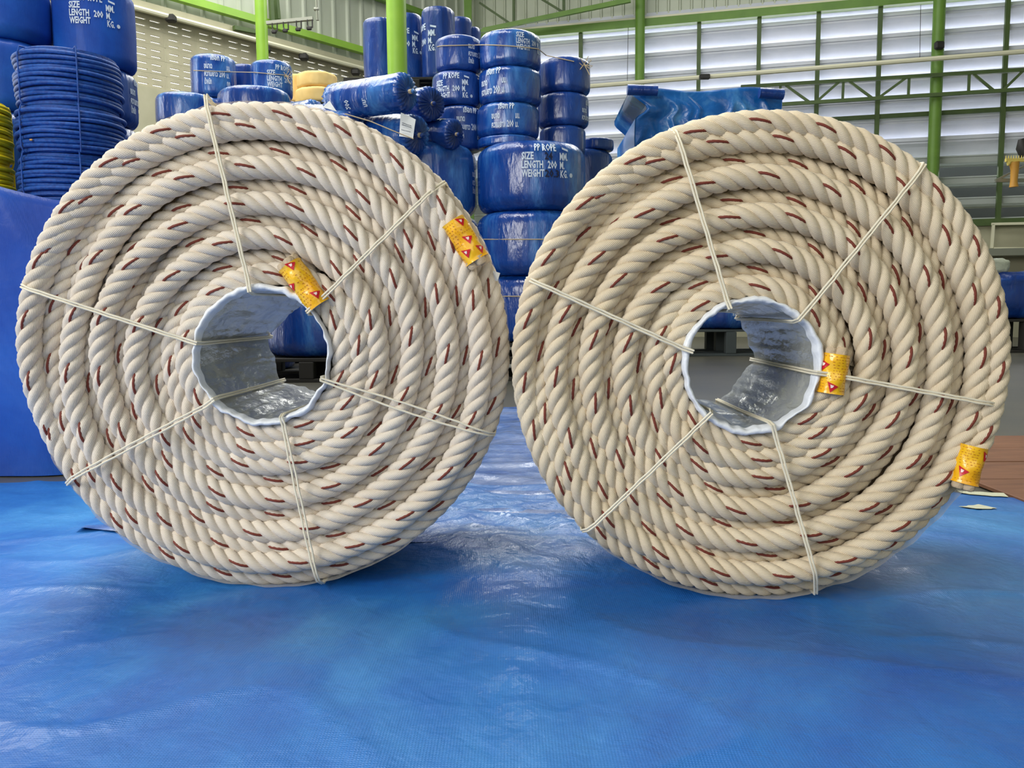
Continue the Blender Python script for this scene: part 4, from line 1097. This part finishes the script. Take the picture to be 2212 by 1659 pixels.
Q2 = bale(116, 292, 138, 262, YQ, 'dark blue bale edge with Thai print right of the unwrapped blue coils', text='th', tpx=312, tpy=150, th=20, z1=Q1['zb'], material='bale2', pyref=140)
Q3 = bale(-110, 117, -60, 76, YQ-.2, 'big blue bale in the top left picture corner', material='tarp_dark', pyref=140)
Q4 = bale(-115, 112, 76, 235, YQ-.2, 'big blue bale under the one in the top left picture corner', z1=Q3['zb'], material='tarp_dark', pyref=140)
hidden_stack(116, 292, YQ, 0, Q2['zb'], 'blue bale hidden behind the unwrapped blue coils', 'bales hidden behind the unwrapped coils', pyref=140)
hidden_stack(-115, 112, YQ-.2, 0, Q4['zb'], 'blue bale hidden behind the yellow rope coils', 'bales hidden behind the yellow coils', pyref=140)

# --- tarp-covered stack at the left, behind the left coil
def covered_block(x0, x1, y0, y1, ztop, label, material, nsub=70, folds=1.0, seed=3, name='covered_stack', dipf=None):
    root = empty(name, ((x0+x1)/2, (y0+y1)/2, 0), label=label, cat='covered stack')
    cx_, cy_ = root.location.x, root.location.y
    V = []; hx, hy = (x1-x0)/2, (y1-y0)/2; per = []
    n = 200
    for i in range(n):     # superellipse outline
        t = 2*PI*i/n; c_, s_ = math.cos(t), math.sin(t); p_ = 2/9
        per.append((hx*math.copysign(abs(c_)**p_, c_), hy*math.copysign(abs(s_)**p_, s_)))
    lv = 26
    for i, (px_, py_) in enumerate(per):
        for k in range(lv+1):
            v = k/lv
            if v <= .72:
                z = ztop*(v/.72)*.985; f_ = 1+.05*folds*(1-v/.72)
            else:
                q = (v-.72)/.28; z = ztop*(.985+.015*math.sin(min(1, q*2.2)*PI/2)); f_ = 1-q*.999
                if q < .12: f_ = 1-.01*q/.12
            arc = i/n*2*(hx+hy)*2
            nz_ = mnoise.noise(Vector((arc*1.5, z*1.2, seed))); nr = 1-abs(mnoise.noise(Vector((arc*2.4+z, z*1.8, seed+4))))*2
            dsp = folds*(.03*nz_+.022*max(0, nr)**3+.012*math.sin(arc*13+4*nz_)*(1-min(1, z/ztop)))*(1 if v < .72 else max(0, 1-(v-.72)*6))
            ln = math.hypot(px_, py_)
            zz_ = z+(dipf(px_+cx_, py_+cy_) if dipf else 0)*(z/ztop)+.012*nz_*(v > .7)
            V.append((px_*f_+px_/ln*dsp, py_*f_+py_/ln*dsp, max(.004, zz_)))
    m_ = lv+1
    F = [(i*m_+k, ((i+1) % n)*m_+k, ((i+1) % n)*m_+k+1, i*m_+k+1) for i in range(n) for k in range(m_-1)]
    mesh_obj('tarp_cover', V, F, M[material], root, True)
    return root
yB0 = 2.55
tl = P(0, 398, yB0+.05); tr_ = P(128, 425, yB0+.05)
covered_block(-3.4, P(240, 700, yB0).x, yB0, yB0+1.0, (tl.z), 'low bulky stack under a blue tarpaulin, left of and behind the left coil', 'tarp_dark',
              dipf=lambda x, y: (tr_.z-tl.z)*(x-tl.x)/(tr_.x-tl.x) if x > tl.x else 0)

# --- draped tarp at right behind the right coil
YD = 8.4
dz = lambda py: P(1530, py, YD).z
dx = lambda px: P(px, 300, YD).x
drp = empty('draped_stack', (dx(1530), YD+.6, 0), label='tall stack covered by a creased blue sheet over a rod, behind the right coil', cat='covered stack')
o0 = drp.location
V = []; nx_, nz_ = 90, 50
zt_, zb2 = dz(190), P(1530, 560, 8.2).z+.01
for k in range(nz_+1):
    v = k/nz_; z = zt_+(zb2-zt_)*v
    py = 190+(660-190)*v
    xl = 1362+ (34*sm((py-196)/50.) if py < 246 else 34-26*sm((py-246)/30.)); xr_ = 1692-4*sm((py-230)/30.)+6*sm((py-250)/60.)
    for i in range(nx_+1):
        u = i/nx_; x = dx(xl+(xr_-xl)*u)
        f1 = mnoise.noise(Vector((u*4+v*1.5, v*2, 3)))*(.3+.7*min(1, v*8)); cr_ = 1-abs(mnoise.noise(Vector((u*6-v*3, v*3+u*2, 8))))*2.4
        y = YD+.05-.07*f1-.05*max(0, cr_)**2*min(1, v*8)-.03*math.sin(u*10+3*f1)*math.exp(-v*6)-.05*math.sin(v*30)*0
        V.append((x-o0.x, y-o0.y, z+.012*math.sin(u*9+1)*(k == 0)))
F = [(k*(nx_+1)+i, (k+1)*(nx_+1)+i, (k+1)*(nx_+1)+i+1, k*(nx_+1)+i+1) for k in range(nz_) for i in range(nx_)]
n0 = len(V)
V += [(v[0]*.97, .9, v[2]) for v in V]
F += [tuple(q+n0 for q in f_[::-1]) for f_ in F]
F += [(i, i+1, n0+i+1, n0+i) for i in range(nx_)]
for k in range(nz_):
    F.append((k*(nx_+1), (k+1)*(nx_+1), n0+(k+1)*(nx_+1), n0+k*(nx_+1))); F.append((k*(nx_+1)+nx_, n0+k*(nx_+1)+nx_, n0+(k+1)*(nx_+1)+nx_, (k+1)*(nx_+1)+nx_))
mesh_obj('sheet', V, F, M['drape'], drp, True)
for a_, b_ in (((1355, 194), (1420, 196)), ((1640, 201), (1692, 204))):
    MB().tube([P(a_[0], a_[1], YD-.08)-o0, P(b_[0], b_[1], YD-.08)-o0], .052, 14).build('rolled_hem', M['bale2'], drp, True)
# bale and grey pallet seen through the hole of the right coil
YP = 8.2
H1 = bale(1450, 1665, 560, 711, YP, 'blue bale with Thai print seen through the hole of the right coil', text=[('กก.', 1.6, 0, .9, 1.2), ('200', -2.4, 0, 1.2, 1.2)], tpx=1560, tpy=612, th=18)
gp = P(1560, 757, YP); gp.z = 0
pallet(H1['c'].x, H1['c'].y, 0, 1.1, .95, H1['zb']-.004, 'grey plastic pallet seen through the hole of the right coil', M['pallet'])

# --- far right things
YX = 8.5
bs = empty('blue_sack', (P(2215, 620, YX).x, YX+.3, 0), label='crumpled blue sack at the right picture edge, under a whitish bag', cat='sack')
def blob(parent, c, rx, ry, rz, material, seed, name, n=40, m=24, amp=.12):
    V = []; 
    for j in range(m+1):
        ph_ = PI*j/m
        for i in range(n):
            t = 2*PI*i/n; dx_, dy_, dz_ = math.sin(ph_)*math.cos(t), math.sin(ph_)*math.sin(t), math.cos(ph_)
            e = .55; sg = lambda a: math.copysign(abs(a)**e, a)
            nn_ = mnoise.noise(Vector((dx_*2.2, dy_*2.2, dz_*2.2+seed)))+.5*mnoise.noise(Vector((dx_*6, dy_*6, dz_*6+seed)))
            V.append((c[0]+rx*sg(dx_)*(1+amp*nn_), c[1]+ry*sg(dy_)*(1+amp*nn_), c[2]+rz*sg(dz_)*(1+amp*nn_)))
    F = [(j*n+i, j*n+(i+1) % n, (j+1)*n+(i+1) % n, (j+1)*n+i) for j in range(m) for i in range(n)]
    return mesh_obj(name, V, F, material, parent, True)
zs0, zs1 = P(2180, 690, YX).z, P(2180, 585, YX).z
blob(bs, (0, 0, (zs0+zs1)/2), .34, .3, (zs1-zs0)/2, M['bale2'], 3, 'sack_body')
pallet(bs.location.x, bs.location.y, 0, 1.0, .8, zs0-.0 if zs0 > .12 else .12, 'dark pallet under the blue sack at the right edge', M['wood'])
wb = empty('white_bag', (P(2176, 570, YX).x, YX+.25, zs1-.02), label='whitish translucent plastic bag lying on the blue sack at right edge', cat='bag')
blob(wb, (0, 0, .075), .13, .12, .085, M['white_bag'], 9, 'bag_body')
# white framed bench board
fb = empty('white_railing', (0, 0, 0), label='long white rail frame on the concrete below the louvres at right edge', cat='frame')
of = .25
def fpt(px, py): return WR(px, py, of)
for a_, b_, nm in (((2142, 484), (2300, 481), 'top_rail'), ((2146, 484), (2142, 536), 'side_post'), ((2146, 537), (2300, 537), 'bottom_rail')):
    mb = MB(); mb.bar(fpt(*a_), fpt(*b_), .035, .035); mb.build(nm, M['cream_pipe'], fb)
bench = empty('wall_bench', (0, 0, 0), label='grey concrete ledge under the white frame at the right edge', cat='ledge')
q1, q2 = wsz(2080, 540, .3), wsz(2330, 540, .3)
mb = MB(); W_(mb, q1[0], q2[0], q1[1]-.1, q1[1], .02, .5); mb.build('slab', M['steel'], bench)
for sx_ in (q1[0]+.2, q2[0]-.2):
    mb = MB(); W_(mb, sx_-.05, sx_+.05, 0, q1[1]-.1, .1, .4); mb.build('leg', M['dark'], bench)
# yellow brush-like tool with an amber handle, on a wall rail
tl_ = empty('yellow_tool', (0, 0, 0), label='yellow toothed comb with amber handle hanging at the right edge', cat='tool')
YY = 9.0
mb = MB(); mb.bar(P(2172, 346, YY), P(2260, 346, YY), .03, .035); mb.build('comb_bar', M['tool_yellow'], tl_)
for i in range(16):
    px = 2173+i*5.6
    mb = MB(); p = P(px, 343, YY); mb.tube([p, p+Vector((0, 0, .035))], [.007, .003], 5); mb.build('tooth', M['tool_yellow'], tl_)
mb = MB(); mb.tube([P(2180, 350, YY), P(2177, 358, YY)], [.03, .008], 8); mb.build('bracket', M['tool_yellow'], tl_, True)
mb = MB(); mb.tube([P(2191, 350, YY), P(2192, 368, YY), P(2190, 392, YY), P(2190, 404, YY)], [.05, .04, .035, .045], 12); mb.build('handle', M['tool_orange'], tl_, True)
mb = MB(); mb.bar(P(2150, 390, YY+.1), P(2300, 388, YY+.1), .03, .035); mb.bar(P(2150, 390, YY+.1), P(2230, 350, YY+.1), .02, .02); mb.build('support_rail', M['steel'], tl_)
mb = MB(); mb.tube([P(2280, 330, YY), (P(2280, 330, YY).x, YY, 0)], .03, 8); mb.build('stand', M['dark'], tl_, True)
mb = MB(); mb.tube([P(2206, 300, YY+.15), P(2210, 318, YY+.15), P(2214, 338, YY+.15)], [.03, .07, .05], 10); mb.build('motor', M['dark'], tl_, True)
